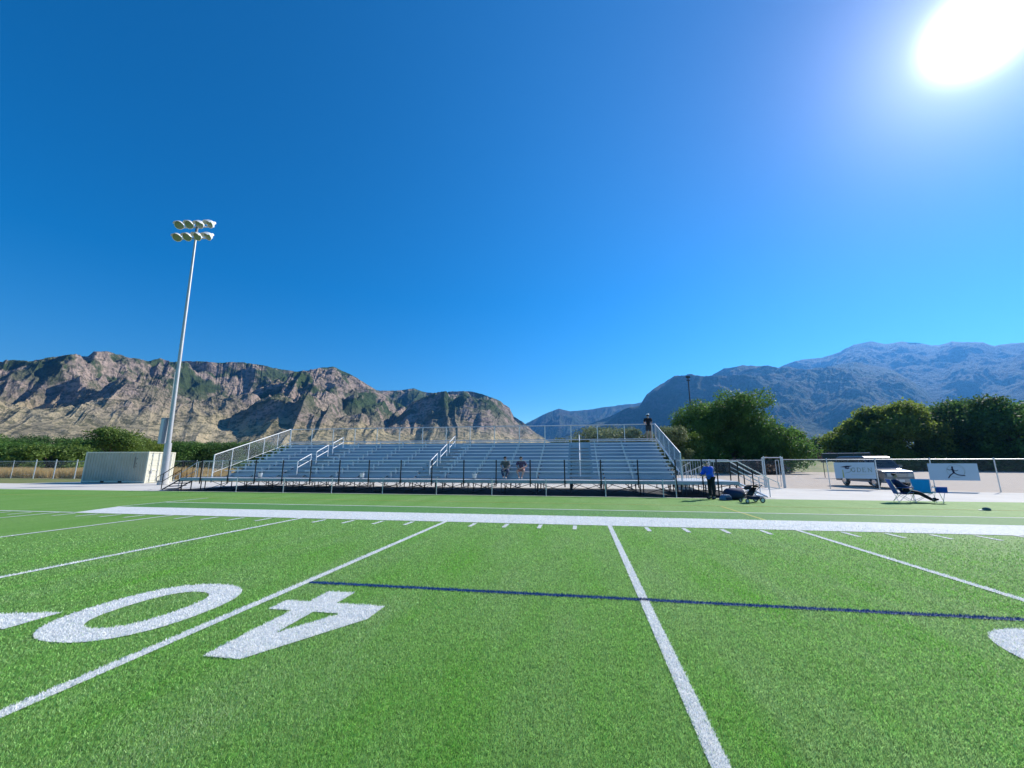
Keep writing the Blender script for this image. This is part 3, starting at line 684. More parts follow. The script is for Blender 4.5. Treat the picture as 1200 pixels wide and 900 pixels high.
b = MB(); b.tube((12.55, FY(12.55), 2.02), (13.52, FY(13.52), 2.02), 0.03, 8); b.build('header', GALV, gt, go)
b = MB(); x = 13.40; b.path([(x, FY(x) + 0.05, 0.1), (x, FY(x) + 0.05, 1.85), (x + 0.25, FY(x) + 1.1, 1.85), (x + 0.25, FY(x) + 1.1, 0.1), (x, FY(x) + 0.05, 0.1)], 0.02, 8); b.build('gate_leaf', GALV, gt, go)
br = thing('bike_rack', (11.3, 29.0, 0), 'short bent pipe rail standing left of the fence gate', 'rail')
b = MB(); b.path([(-0.5, 0, 0), (-0.5, 0, 0.72), (-0.42, 0, 0.8), (0.42, 0, 0.8), (0.5, 0, 0.72), (0.5, 0, 0)], 0.022, 8); b.build('hoop', GALV, br); b = MB(); b.tube((-0.5, 0, 0.42), (0.5, 0, 0.42), 0.016, 6); b.build('crossbar', GALV, br)

# ------------------------------------------------------------------ signs on the fence
SIGN = mat('pale_sign_panel', (0.42, 0.54, 0.64), 0.5); INK = mat('dark_navy_ink', (0.015, 0.02, 0.05), 0.6); INKG = mat('grey_green_ink', (0.20, 0.27, 0.24), 0.6); OLIVE = mat('olive_gold_ink', (0.36, 0.38, 0.12), 0.6)
def sign_root(x0, x1, z0, z1, label):
    cx = (x0 + x1) / 2; a = math.atan(-0.25)
    t_ = thing('banner_sign', (cx, FY(cx) - 0.05, z0), label, 'sign', rz=a)
    w = (x1 - x0) / math.cos(a); h = z1 - z0
    b = MB(); b.bb(-w / 2, w / 2, -0.012, 0.0, 0, h); b.build('panel', SIGN, t_)
    return t_, w, h
def stroke(b, pts, w, y=-0.0155, th=0.003):
    for (x0, z0), (x1, z1) in zip(pts, pts[1:]):
        L = math.hypot(x1 - x0, z1 - z0)
        if L < 1e-5: continue
        nx, nz = -(z1 - z0) / L * w / 2, (x1 - x0) / L * w / 2; ex, ez = (x1 - x0) / L * w * 0.3, (z1 - z0) / L * w * 0.3
        b.add([(x0 - nx - ex, y, z0 - nz - ez), (x0 + nx - ex, y, z0 + nz - ez), (x1 + nx + ex, y, z1 + nz + ez), (x1 - nx + ex, y, z1 - nz + ez)], [(0, 1, 2, 3)])
def arc(cx, cz, rx_, rz_, a0, a1, n=14): return [(cx + rx_ * math.cos(R(a)), cz + rz_ * math.sin(R(a))) for a in np.linspace(a0, a1, n)]
s1, w, h = sign_root(16.32, 18.36, 0.68, 1.69, 'pale fence sign reading OGDEN with a graduation cap')
def glyph(ch, x, z, s, w0, b, yy):
    y = yy; st = lambda p, ww=w0: (stroke(b, [(x + a * s, z + c_ * s) for a, c_ in p], ww, y))
    if ch == 'G':
        st(arc(0.38, 0.5, 0.38, 0.5, 45, 318)); st([(0.66, 0.17), (0.66, 0.46)]); st([(0.5, 0.46), (0.8, 0.46)], w0 * 0.6); st([(0.66, 0.98), (0.66, 0.76)], w0 * 0.6)
    if ch == 'D':
        st([(0.12, 0.0), (0.12, 1.0)]); st([(0.0, 1.0), (0.3, 1.0)] + arc(0.32, 0.5, 0.46, 0.5, 90, -90) + [(0.0, 0.0)], w0 * 0.8)
    if ch == 'E':
        st([(0.12, 0.0), (0.12, 1.0)]); st([(0.0, 1.0), (0.62, 1.0), (0.62, 0.84)], w0 * 0.6); st([(0.12, 0.52), (0.5, 0.52)], w0 * 0.6); st([(0.0, 0.0), (0.66, 0.0), (0.66, 0.18)], w0 * 0.6)
    if ch == 'N':
        st([(0.12, 0.0), (0.12, 1.0)], w0 * 0.6); st([(0.05, 1.0), (0.78, 0.0)]); st([(0.78, 0.0), (0.78, 1.0)], w0 * 0.6); st([(0.0, 0.0), (0.24, 0.0)], w0 * 0.5); st([(0.66, 1.0), (0.9, 1.0)], w0 * 0.5)
b = MB()
for k, ch in enumerate('GDEN'): glyph(ch, -0.16 + k * 0.275, 0.42, 0.25, 0.038, b, -0.015 - 0.0006 * k)
b.build('lettering', INKG, s1)
b = MB(); stroke(b, [(-0.20, 0.27), (0.95, 0.27)], 0.022); stroke(b, [(-0.20, 0.22), (0.5, 0.22)], 0.012, -0.016); b.build('small_text_line', mat('pale_green_ink', (0.42, 0.50, 0.44), 0.6), s1)
b = MB(); b.add([(-0.74, -0.0165, 0.72), (-0.42, -0.0165, 0.80), (-0.10, -0.0165, 0.80), (-0.36, -0.0165, 0.68)], [(0, 1, 2, 3)])
b.add([(-0.50, -0.0175, 0.695), (-0.34, -0.0175, 0.655), (-0.26, -0.0175, 0.70), (-0.28, -0.0175, 0.62), (-0.36, -0.0175, 0.585), (-0.48, -0.0175, 0.62)], [(0, 1, 2, 3, 4, 5)])
b.build('graduation_cap', INK, s1)
b = MB(); stroke(b, arc(-0.40, 0.54, 0.21, 0.17, 75, -85, 18), 0.028, -0.0168); stroke(b, [(-0.38, 0.375), (-0.52, 0.33)], 0.02, -0.0172); b.build('cap_swirl', INKG, s1)
b = MB(); b.add([(-0.66, -0.0145, 0.05), (-0.58, -0.0145, 0.05), (-0.60, -0.0145, 0.55), (-0.64, -0.0145, 0.55)], [(0, 1, 2, 3)]); b.build('tassel', OLIVE, s1)
s2, w, h = sign_root(20.82, 22.98, 0.64, 1.63, 'pale fence sign with a leaping runner inside a thin dark circle')
b = MB(); stroke(b, arc(0.12, 0.55, 0.40, 0.37, 0, 360, 44), 0.014); stroke(b, arc(0.16, 0.50, 0.33, 0.30, -40, 150, 24), 0.006, -0.017); b.build('circle_emblem', INKG, s2)
b = MB(); stroke(b, [(-0.02, 0.66), (0.02, 0.46)], 0.10, -0.0180); stroke(b, [(0.02, 0.45), (-0.16, 0.30), (-0.26, 0.14)], 0.055, -0.0186); stroke(b, [(0.02, 0.43), (0.20, 0.32), (0.48, 0.28)], 0.055, -0.0192)
stroke(b, [(0.0, 0.62), (0.12, 0.55), (0.22, 0.60)], 0.03, -0.0198); stroke(b, [(-0.03, 0.63), (-0.16, 0.60), (-0.26, 0.66)], 0.03, -0.0204); stroke(b, [(-0.02, 0.72), (-0.01, 0.79)], 0.08, -0.0210)
b.build('runner_emblem', INK, s2)

# ------------------------------------------------------------------ storage container
CREAM = mat('shaded_cream_paint', (0.44, 0.44, 0.36), 0.55, col2=(0.38, 0.37, 0.28), scale=0.9, detail=6); CREAM2 = mat('lit_cream_paint', (0.66, 0.63, 0.50), 0.5)  # wall cream darkened for its shaded side, door cream kept sunlit
ct = thing('shipping_container', (-39.05, 30.2, 0), 'cream corrugated shipping container with doors on its right end', 'container', rz=R(3))
L2, W2, H2 = 3.03, 1.22, 2.60
b = MB()      # corrugated walls
def corr(x0, x1, y, sg):
    pts = []; x = x0; k = 0
    while x < x1 - 0.26:
        pts += [(x, y), (x + 0.07, y), (x + 0.11, y + sg * 0.04), (x + 0.18, y + sg * 0.04), (x + 0.22, y)]; x += 0.27
    pts.append((x1, y)); return pts
for y, sg in ((-W2 + 0.03, 1), (W2 - 0.03, -1)):
    p = corr(-L2 + 0.12, L2 - 0.12, y, sg); n = len(p)
    b.add([(x, yy, 0.16) for x, yy in p] + [(x, yy, H2 - 0.1) for x, yy in p], [(i, i + 1, n + i + 1, n + i) for i in range(n - 1)])
b.bb(-L2 + 0.02, -L2 + 0.05, -W2 + 0.1, W2 - 0.1, 0.14, H2 - 0.08)
b.build('corrugated_walls', CREAM, ct)
b = MB()
for x in (-L2, L2 - 0.12):
    for y in (-W2, W2 - 0.12): b.bb(x, x + 0.12, y, y + 0.12, 0.0, H2)
for y in (-W2, W2 - 0.08): b.bb(-L2 + 0.12, L2 - 0.12, y + 0.004, y + 0.076, H2 - 0.1, H2 - 0.004); b.bb(-L2 + 0.12, L2 - 0.12, y + 0.004, y + 0.076, 0.04, 0.18)
for x in (-L2, L2 - 0.08): b.bb(x + 0.004, x + 0.076, -W2 + 0.12, W2 - 0.12, H2 - 0.12, H2 - 0.006); b.bb(x + 0.004, x + 0.076, -W2 + 0.12, W2 - 0.12, 0.03, 0.16)
b.build('frame', CREAM2, ct)
b = MB(); b.bb(-L2 + 0.08, L2 - 0.08, -W2 + 0.08, W2 - 0.08, H2 - 0.035, H2 - 0.012); b.build('roof', CREAM, ct)
b = MB()
for x in (-1.0, 0.7): b.bb(x - 0.18, x + 0.18, -W2 - 0.004, -W2 + 0.003, 0.05, 0.17)
b.build('fork_pockets', RUBBER, ct)
b = MB()
for k, (x, z, ww, hh) in enumerate(((1.75, 1.7, 0.05, 0.9), (1.95, 1.62, 0.06, 0.12), (1.95, 1.35, 0.06, 0.12), (1.95, 2.0, 0.06, 0.1))): b.bb(x, x + ww, -W2 + 0.0, -W2 + 0.012, z - hh / 2, z + hh / 2)
b.build('side_marking', mat('faded_dark_stencil', (0.16, 0.16, 0.14), 0.7), ct)
for sy in (-1, 1):
    b = MB(); y0, y1 = (0.02, W2 - 0.13) if sy > 0 else (-W2 + 0.13, -0.02)
    b.bb(L2 - 0.045, L2 - 0.012, y0, y1, 0.18, H2 - 0.14)
    for z in (0.55, 1.0, 1.45, 1.9): b.bb(L2 - 0.010, L2 + 0.004, y0 + 0.04, y1 - 0.04, z, z + 0.12)
    dr = b.build('door', CREAM2, ct)
    for yy in (y0 + 0.25, y1 - 0.25):
        b = MB(); b.tube((L2 + 0.03, yy, 0.1), (L2 + 0.03, yy, H2 - 0.06), 0.02, 8)
        for z in (0.3, 0.95, 1.65, 2.3): b.bb(L2 - 0.008, L2 + 0.045, yy - 0.05, yy + 0.05, z, z + 0.04)
        b.build('lock_rod', GALV, dr)
    b = MB(); b.tube((L2 + 0.06, y0 + 0.25, 1.15), (L2 + 0.06, y0 + 0.65 * 1, 1.1), 0.015, 6); b.build('handle', GALV, dr)
b = MB(); b.bb(L2 + 0.005, L2 + 0.008, -0.95, -0.72, 0.78, 1.02); b.build('notice_plate', mat('grey_plate', (0.25, 0.25, 0.25), 0.6), ct)

# ------------------------------------------------------------------ stadium light pole
PB = Vector((-32.1, 27.44, 0)); PT = Vector((-32.85, 27.44, 22.0))
lp = thing('stadium_light_pole', tuple(PB), 'tall grey steel light pole with eight floodlights beside the cream container', 'light pole')
PO = tuple(PB)
POLE = mat('grey_galvanised_pole', (0.50, 0.50, 0.50), 0.5, 0.45, var=0.15, scale=2)
b = MB(); 
def pp(z): return PB + (PT - PB) * (z / 22.0)
for za, zb, ra, rb in ((0, 3.2, 0.25, 0.23), (3.1, 7.5, 0.165, 0.14), (7.3, 14.5, 0.145, 0.11), (14.3, 22.1, 0.115, 0.075)): b.tube(pp(za), pp(zb), ra, 18, rb)
b.build('pole', POLE, lp, PO, smooth=False)
b = MB(); b.tube(pp(0) + Vector((0, 0, 0.0)), pp(0.35), 0.38, 18, 0.36); b.build('base_collar', CONC, lp, PO)
cxp = pp(4.2)
b = MB(); b.bb(cxp.x - 0.62, cxp.x - 0.27, cxp.y - 0.32, cxp.y + 0.22, 3.15, 5.15); b.bb(cxp.x - 0.66, cxp.x - 0.26, cxp.y - 0.34, cxp.y + 0.24, 5.15, 5.20)
cb = b.build('control_box', mat('grey_blue_cabinet', (0.33, 0.36, 0.40), 0.5, 0.3), lp, PO)
b = MB(); b.bb(cxp.x - 0.58, cxp.x - 0.31, cxp.y - 0.336, cxp.y - 0.322, 3.22, 5.08); b.build('cabinet_door', mat('pale_cabinet_door', (0.5, 0.52, 0.55), 0.5, 0.3), cb, (0, 0, 0) if False else PO)
b = MB(); b.tube(cxp + Vector((-0.35, 0.1, 0.8)), pp(9) + Vector((-0.28, 0, 0)), 0.02, 6); b.build('conduit', GALV, lp, PO)
fd = Vector((0.10, -0.72, -0.62)).normalized(); side = Vector((1, 0, 0)) 
ARMX = Vector((0.995, 0.10, 0))
LENS = mat('floodlight_lens', (0.20, 0.22, 0.17), 0.12, 0.0, spec=0.7); SILV = mat('spun_aluminium_reflector', (0.80, 0.81, 0.82), 0.4, 0.3)
for z in (22.15, 21.05):
    c_ = Vector((PT.x, PT.y, z)); b = MB(); b.tube(c_ - ARMX * 1.55, c_ + ARMX * 1.55, 0.06, 8); b.tube((PT.x, PT.y, 21.0), (PT.x, PT.y, 22.3), 0.1, 10); b.build('crossarm', POLE, lp, PO)
    for k in range(4):
        off = -1.42 + k * 0.95; aim = fd.copy(); aim.x += (k - 1.5) * -0.22; aim.z += 0.10 * ((k * 7 + int(z)) % 3 - 1); aim.normalize()
        q = c_ + ARMX * off + Vector((0, -0.25, 0.12 if z > 22 else 0.05)); 
        b = MB(); b.lathe([(0.0, -0.46), (0.12, -0.46), (0.14, -0.30), (0.24, -0.22), (0.33, -0.05), (0.36, 0.06), (0.375, 0.06), (0.375, 0.09), (0.34, 0.09)], 20, q, aim)
        hd = b.build('floodlight', SILV, lp, PO, smooth=True)
        b = MB(); b.lathe([(0.335, 0.085), (0.2, 0.115), (0.0, 0.125)], 20, q, aim); b.build('lens', LENS, hd, PO, smooth=True)
        # visor: part cylinder over the upper rim
        b = MB(); qq = aim.to_track_quat('Z', 'Y'); up = (Vector((0, 0, 1)) - aim * aim.z).normalized(); sdv = aim.cross(up)
        vs = []; fs = []; nn = 13
        for i in range(nn):
            a = R(-80 + 160 * i / (nn - 1)); dd = up * math.cos(a) + sdv * math.sin(a); ln = 0.10 + 0.24 * math.cos(a) ** 0.7 if math.cos(a) > 0 else 0.1
            vs += [q + dd * 0.378 + aim * 0.05, q + dd * 0.40 + aim * (0.08 + ln)]
        fs = [(2 * i, 2 * i + 2, 2 * i + 3, 2 * i + 1) for i in range(nn - 1)]
        b.add(vs, fs); b.build('visor', SILV, hd, PO, smooth=True)
        b = MB(); b.tube(c_ + ARMX * off, q - aim * 0.3, 0.035, 6); b.build('bracket', POLE, hd, PO)

# ------------------------------------------------------------------ van behind the fence
VAN = mat('silver_grey_van_paint', (0.12, 0.125, 0.14), 0.3, 0.6, coat=0.6); CHR = mat('chrome_trim', (0.7, 0.7, 0.72), 0.2, 0.9)
vn = thing('parked_van', (20.55, 30.9, 0), 'silver van parked nose to the fence behind the OGDEN sign', 'van')
# local: nose at y=0, tail at y=5.2, half width 0.97
prof = [(0.0, 0.42), (-0.02, 0.62), (0.02, 0.98), (0.16, 1.13), (1.12, 1.27), (1.22, 1.32), (1.80, 2.05), (2.05, 2.13), (4.7, 2.14), (5.05, 2.05), (5.2, 1.5), (5.22, 0.55), (5.15, 0.36), (0.2, 0.36)]
hw = 0.96
def vhw(y, z):      # half width narrows in greenhouse and at nose
    k = hw
    if z > 1.25: k -= (z - 1.25) * 0.16
    if y < 0.3: k -= (0.3 - y) * 0.35
    return k
b = MB(); n = len(prof)
vs = [(-vhw(y, z), y, z) for y, z in prof] + [(vhw(y, z), y, z) for y, z in prof]
fs = [(i, (i + 1) % n, n + (i + 1) % n, n + i) for i in range(n)]
tt = tessellate_polygon([[Vector((a, c_, 0)) for a, c_ in prof]]); fs += [tuple(x) for x in tt] + [tuple(i + n for i in reversed(x)) for x in tt]
b.add(vs, fs)
body = b.build('body', VAN, vn)
bv = body.modifiers.new('soft_edges', 'BEVEL'); bv.width = 0.05; bv.segments = 3; bv.limit_method = 'ANGLE'; bv.angle_limit = R(25)
b = MB()      # windscreen set 4 mm proud of the body
def wp(f, x): 
    y = 1.235 + (1.79 - 1.235) * f; z = 1.34 + (2.04 - 1.34) * f; return (x * (vhw(y, z) - 0.07), y - 0.012, z + 0.012)
b.add([wp(0.04, -1), wp(0.04, 1), wp(0.93, 1), wp(0.93, -1)], [(0, 1, 2, 3)]); b.build('windscreen', GLASS, vn)
for sgn in (-1, 1):
    for (y0, y1, y0t) in ((1.34, 2.30, 1.86), (2.40, 3.55, 2.40), (3.65, 4.95, 3.65)):
        b = MB(); P = [(y0, 1.33), (y1, 1.33), (y1 if y1 < 4.9 else 4.85, 1.90), (y0t, 1.90)]
        b.add([(sgn * (vhw(y, z) + 0.006), y, z) for y, z in P], [(0, 1, 2, 3)]); b.build('side_window', GLASS, vn)
    b = MB(); b.bb(sgn * 0.60 - 0.16, sgn * 0.60 + 0.16, -0.055, 0.05, 0.78, 1.0); b.build('headlight', mat('headlight_glass', (0.30, 0.33, 0.35), 0.15, 0.3), vn)
    b = MB(); b.bb(min(sgn * 0.98, sgn * 1.20), max(sgn * 0.98, sgn * 1.20), 1.42, 1.52, 1.36, 1.56); b.build('wing_mirror', VAN, vn)
    b = MB()
    for yy in (1.34, 2.35, 3.60): b.bb(sgn * 0.962 - 0.003, sgn * 0.962 + 0.003, yy - 0.006, yy + 0.006, 0.45, 1.30)
    b.bb(sgn * 0.966 - 0.006, sgn * 0.966 + 0.006, 0.95, 4.9, 0.70, 0.76); b.build('door_seams', RUBBER, vn)
    for yy in (0.92, 4.1):
        b = MB(); x = sgn * 0.86; b.lathe([(0.0, -0.11), (0.30, -0.11), (0.36, -0.07), (0.37, 0.0), (0.36, 0.07), (0.30, 0.11), (0.0, 0.11)], 24, (x, yy, 0.37), (1, 0, 0))
        wh = b.build('wheel', RUBBER, vn, smooth=False)
        b = MB(); b.lathe([(0.0, 0.125), (0.08, 0.13), (0.2, 0.115), (0.22, 0.13), (0.22, 0.10)], 16, (x, yy, 0.37), (sgn, 0, 0)); b.build('rim', CHR, wh, smooth=True)
        b = MB(); pts = [(sgn * 0.964, yy + 0.43 * math.cos(a), 0.40 + 0.43 * math.sin(a)) for a in np.linspace(0, math.pi, 12)]; nn = len(pts)
        b.add([(sgn * 0.965, yy, 0.36)] + pts, [(0, i + 1, i + 2) for i in range(nn - 1)]); b.build('wheel_arch', RUBBER, vn)
b = MB(); b.bb(-0.42, 0.42, -0.045, 0.03, 0.76, 1.0); b.build('grille', RUBBER, vn)
b = MB()
for k in range(4): b.bb(-0.42, 0.42, -0.058, -0.047, 0.79 + k * 0.055, 0.805 + k * 0.055)
b.build('grille_bars', CHR, vn)
b = MB(); b.bb(-0.92, 0.92, -0.12, 0.06, 0.42, 0.64); b.build('bumper', mat('grey_bumper', (0.30, 0.31, 0.33), 0.4, 0.4), vn)
b = MB(); b.bb(-0.16, 0.16, -0.130, -0.122, 0.46, 0.60); b.build('number_plate', WHITEP, vn)

# ------------------------------------------------------------------ people
def skin_mesh(name, V, E, Rd, m, parent, sub=2):
    me = bpy.data.meshes.new(name); me.from_pydata([tuple(v) for v in V], E, []); me.update()
    o = bpy.data.objects.new(name, me); COL.objects.link(o)
    md = o.modifiers.new('s', 'SKIN'); md.use_smooth_shade = True
    for i, r_ in enumerate(Rd):
        sv = me.skin_vertices[0].data[i]; sv.radius = (r_, r_) if not isinstance(r_, tuple) else r_; sv.use_root = (i == 0)
    ss = o.modifiers.new('u', 'SUBSURF'); ss.levels = sub; ss.render_levels = sub
    dg = bpy.context.evaluated_depsgraph_get(); dg.update()
    nm2 = bpy.data.meshes.new_from_object(o.evaluated_get(dg)); nm2.name = name
    bpy.data.objects.remove(o); bpy.data.meshes.remove(me)
    nm2.materials.clear(); nm2.materials.append(m)
    for p in nm2.polygons: p.use_smooth = True
    r = bpy.data.objects.new(name, nm2); COL.objects.link(r); r.parent = parent
    return r
def person(J, loc, rz, label, top, bottom, shoe, group=None, longp=False, sleeves='short', hair=HAIR, cap=None, puff=0.026):
    """J: joints in local metres, figure faces -Y"""
    t_ = thing('person', loc, label, 'person', group, rz)
    V = []; E = []; Rd = []; I = {}
    def add(n, p, r_, frm=None):
        I[n] = len(V); V.append(Vector(p)); Rd.append(r_)
        if frm: E.append((I[frm], I[n]))
    add('pelvis', J['pelvis'], 0.118)
    pe, ch, ne, he = map(Vector, (J['pelvis'], J['chest'], J['neck'], J['head']))
    add('waist', pe.lerp(ch, 0.45), 0.110, 'pelvis'); add('chest', ch, 0.122, 'waist'); add('neck', ne, 0.062, 'chest')
    up = (he - ne).normalized(); face = Vector(J.get('face', (0, -1, 0))).normalized()
    add('jaw', ne + up * 0.09 + face * 0.02, 0.066, 'neck'); add('mid', he, 0.096, 'jaw'); add('crown', he + up * 0.075, 0.070, 'mid')
    add('nose', he + face * 0.112 - up * 0.02, 0.014, 'mid')
    for s in 'LR':
        sg = -1 if s == 'L' else 1
        add('sh' + s, J['sh' + s], 0.066, 'chest'); add('el' + s, J['el' + s], 0.044, 'sh' + s); add('wr' + s, J['wr' + s], 0.030, 'el' + s)
        wr = Vector(J['wr' + s]); d = (wr - Vector(J['el' + s])).normalized(); sd_ = d.cross(Vector((0, 1, 0.3))).normalized()
        add('pa' + s, wr + d * 0.07, 0.034, 'wr' + s)
        for q in range(4):
            k = wr + d * 0.10 + sd_ * (q - 1.5) * 0.021
            add('f%s%d' % (s, q), k, 0.0095, 'pa' + s); add('g%s%d' % (s, q), k + d * (0.055 - 0.006 * abs(q - 1.2)) + Vector((0, 0, -0.012)), 0.008, 'f%s%d' % (s, q))
        add('th' + s, wr + d * 0.06 + sd_ * 0.055, 0.011, 'pa' + s)
        add('hi' + s, J['hi' + s], 0.098, 'pelvis'); add('kn' + s, J['kn' + s], 0.062, 'hi' + s); add('an' + s, J['an' + s], 0.042, 'kn' + s)
        add('to' + s, J['to' + s], 0.038, 'an' + s)
    body = skin_mesh('body', V, E, Rd, SKIN, t_)
    def sub(names, edges, ex, m, nm_, extra=None):
        vi = {n: k for k, n in enumerate(names)}; vs = [V[I[n]] if n in I else extra[n][0] for n in names]
        rr = []
        for n in names:
            r_ = Rd[I[n]] if n in I else extra[n][1]
            rr.append(tuple(x + ex for x in r_) if isinstance(r_, tuple) else r_ + ex)
        return skin_mesh(nm_, vs, [(vi[a], vi[c_]) for a, c_ in edges], rr, m, t_)
    ends = {}; se = []
    for s in 'LR':
        if sleeves == 'long': ends['sl' + s] = (V[I['el' + s]].lerp(V[I['wr' + s]], 0.9), 0.036); se += [('sh' + s, 'el' + s), ('el' + s, 'sl' + s)]
        else: ends['sl' + s] = (V[I['sh' + s]].lerp(V[I['el' + s]], 0.8), 0.052); se += [('sh' + s, 'sl' + s)]
    ends['hem'] = (pe + (pe - ch).normalized() * 0.03, 0.135); ends['collar'] = (ch.lerp(ne, 0.6), 0.08)
    nms = ['waist', 'chest', 'hem', 'collar', 'shL', 'shR', 'slL', 'slR'] + (['elL', 'elR'] if sleeves == 'long' else [])
    sub(nms, [('waist', 'chest'), ('waist', 'hem'), ('chest', 'collar'), ('chest', 'shL'), ('chest', 'shR')] + se, puff, top, 'shirt', ends)
    le = {}; ee = []
    for s in 'LR':
        if longp: le['cu' + s] = (V[I['kn' + s]].lerp(V[I['an' + s]], 0.9), 0.05); ee += [('hi' + s, 'kn' + s), ('kn' + s, 'cu' + s)]
        else: le['cu' + s] = (V[I['hi' + s]].lerp(V[I['kn' + s]], 0.85), 0.078); ee += [('hi' + s, 'cu' + s)]
    sub(['pelvis', 'hiL', 'hiR', 'cuL', 'cuR'] + (['knL', 'knR'] if longp else []), [('pelvis', 'hiL'), ('pelvis', 'hiR')] + ee, 0.014, bottom, 'trousers' if longp else 'shorts', le)
    for s in 'LR':
        a, c_ = V[I['an' + s]], V[I['to' + s]]
        d = (c_ - a); hd_ = Vector((d.x, d.y, 0)); hd_ = hd_.normalized() if hd_.length > 0.01 else Vector((0, -1, 0))
        skin_mesh('shoe', [a + Vector((0, 0, 0.01)), a + Vector((0, 0, -0.035)) - hd_ * 0.03, c_ - hd_ * 0.03, c_ + hd_ * 0.05], [(0, 1), (1, 2), (2, 3)], [0.05, 0.05, 0.048, 0.036], shoe, t_, 1)
    # hair as a cap of hair round the back and top of the skull
    hc = he + up * 0.03 - face * 0.018
    skin_mesh('hair', [hc - up * 0.06 - face * 0.03, hc + up * 0.01, hc + up * 0.062], [(0, 1), (1, 2)], [0.080, 0.103, 0.078], hair, t_, 2)
    if cap:
        b = MB(); b.lathe([(0.115, 0.0), (0.112, 0.05), (0.085, 0.09), (0.0, 0.11)], 16, he + up * 0.045, up); b.build('cap', cap, t_, smooth=True)
        sdv = up.cross(face).normalized(); c0 = he + up * 0.05
        pts = [c0 + face * 0.10 - sdv * 0.09, c0 + face * 0.19 - sdv * 0.06, c0 + face * 0.20 + sdv * 0.06, c0 + face * 0.10 + sdv * 0.09]
        b = MB(); b.add(pts + [p + up * 0.008 for p in pts], [(0, 1, 2, 3), (4, 5, 6, 7), (0, 1, 5, 4), (1, 2, 6, 5), (2, 3, 7, 6), (3, 0, 4, 7)]); b.build('cap_brim', cap, t_)
    for sg in (-1, 1):      # eyes and ears
        sdv = up.cross(face).normalized()
        b = MB(); b.lathe([(0.0, -0.004), (0.011, 0.0), (0.0, 0.006)], 8, he + face * 0.092 + sdv * 0.033 * sg + up * 0.005, face); b.build('eye', HAIR, t_)
        b = MB(); b.lathe([(0.0, -0.012), (0.026, -0.006), (0.026, 0.006), (0.0, 0.012)], 10, he + sdv * 0.097 * sg - up * 0.005, sdv * sg); b.build('ear', SKIN, t_, smooth=True)
    return t_
def stand_joints(lean=0.0, armL=None, armR=None, spread=0.11, h=1.0):
    J = dict(pelvis=(0, 0, 0.96), chest=(0, -lean * 0.6, 1.32), neck=(0, -lean, 1.50), head=(0, -lean * 1.2 - 0.02, 1.66),
             shL=(-0.19, -lean * 0.85, 1.43), shR=(0.19, -lean * 0.85, 1.43), hiL=(-0.09, 0, 0.92), hiR=(0.09, 0, 0.92),
             knL=(-spread, -0.02, 0.50), knR=(spread, -0.02, 0.50), anL=(-spread, 0.02, 0.085), anR=(spread, 0.02, 0.085), toL=(-spread - 0.02, -0.14, 0.045), toR=(spread + 0.02, -0.14, 0.045))
    J['elL'], J['wrL'] = armL or ((-0.27, 0.0, 1.15), (-0.28, -0.10, 0.90)); J['elR'], J['wrR'] = armR or ((0.27, 0.0, 1.15), (0.28, -0.10, 0.90))
    return J
BLUE = mat('royal_blue_jacket', (0.02, 0.13, 0.75), 0.7, var=0.25, scale=6); BLK = mat('black_cloth', (0.015, 0.015, 0.02), 0.8); NAVY = mat('navy_cloth', (0.02, 0.035, 0.10), 0.8, var=0.2)
GREYC = mat('heather_grey_cloth', (0.10, 0.10, 0.11), 0.85, var=0.3, scale=10); PINK = mat('dull_pink_cloth', (0.42, 0.16, 0.16), 0.85); PURP = mat('dark_plum_cloth', (0.07, 0.035, 0.11), 0.85); SHOEW = mat('white_shoe', (0.7, 0.7, 0.72), 0.6); CHAR = mat('charcoal_shorts', (0.05, 0.05, 0.055), 0.85)
# man standing on the top row, back to the field
J = stand_joints(0.03, ((-0.26, -0.10, 1.2), (-0.12, -0.32, 1.15)), ((0.26, -0.10, 1.2), (0.12, -0.32, 1.18)))
person(J, (4.66, 28.98, DZ + RISE * 9 + 0.43), R(180), 'person in black shirt and white cap standing on the top row of the bleacher', BLK, CHAR, SHOEW, cap=WHITEP)
# man in blue by the right end, facing left
J = stand_joints(0.14, ((-0.24, -0.22, 1.14), (-0.14, -0.46, 1.12)), ((0.24, -0.22, 1.14), (0.14, -0.46, 1.10)), 0.12); J['head'] = (0, -0.26, 1.63)
person(J, (6.0, 20.75, 0), R(-62), 'person in royal blue jacket and black trousers standing beside the bleacher stair', BLUE, BLK, BLK, longp=True, sleeves='long', puff=0.055, hair=mat('short_grey_hair', (0.16, 0.14, 0.12), 0.8))
# seated pair on the first row
def sit_joints(lean=0.22, kw=0.16, hands=0.0):
    return dict(pelvis=(0, 0.0, 0.53), chest=(0, -lean * 0.6, 0.86), neck=(0, -lean, 1.03), head=(0, -lean * 1.5, 1.17), face=(0, -1, -0.25),
                shL=(-0.19, -lean * 0.85, 0.96), shR=(0.19, -lean * 0.85, 0.96), elL=(-0.25, -lean - 0.12, 0.70), elR=(0.25, -lean - 0.12, 0.70), wrL=(-0.10, -0.42, 0.62), wrR=(0.10, -0.42, 0.62),
                hiL=(-0.09, -0.03, 0.50), hiR=(0.09, -0.03, 0.50), knL=(-kw, -0.46, 0.50), knR=(kw, -0.46, 0.50), anL=(-0.07, -0.42, 0.09), anR=(0.07, -0.42, 0.09), toL=(-0.09, -0.58, 0.045), toR=(0.09, -0.58, 0.045))
person(sit_joints(), (-4.33, Y0 + 0.47, DZ), 0, 'person in dark grey shirt and dark jeans sitting on the first row, left of two', GREYC, NAVY, SHOEW, longp=True)
J = sit_joints(0.16, 0.20); J['elR'] = (0.34, -0.15, 0.72)
person(J, (-3.42, Y0 + 0.47, DZ), 0, 'person in plum top and pink shorts sitting on the first row, right of two', PURP, PINK, SHOEW)

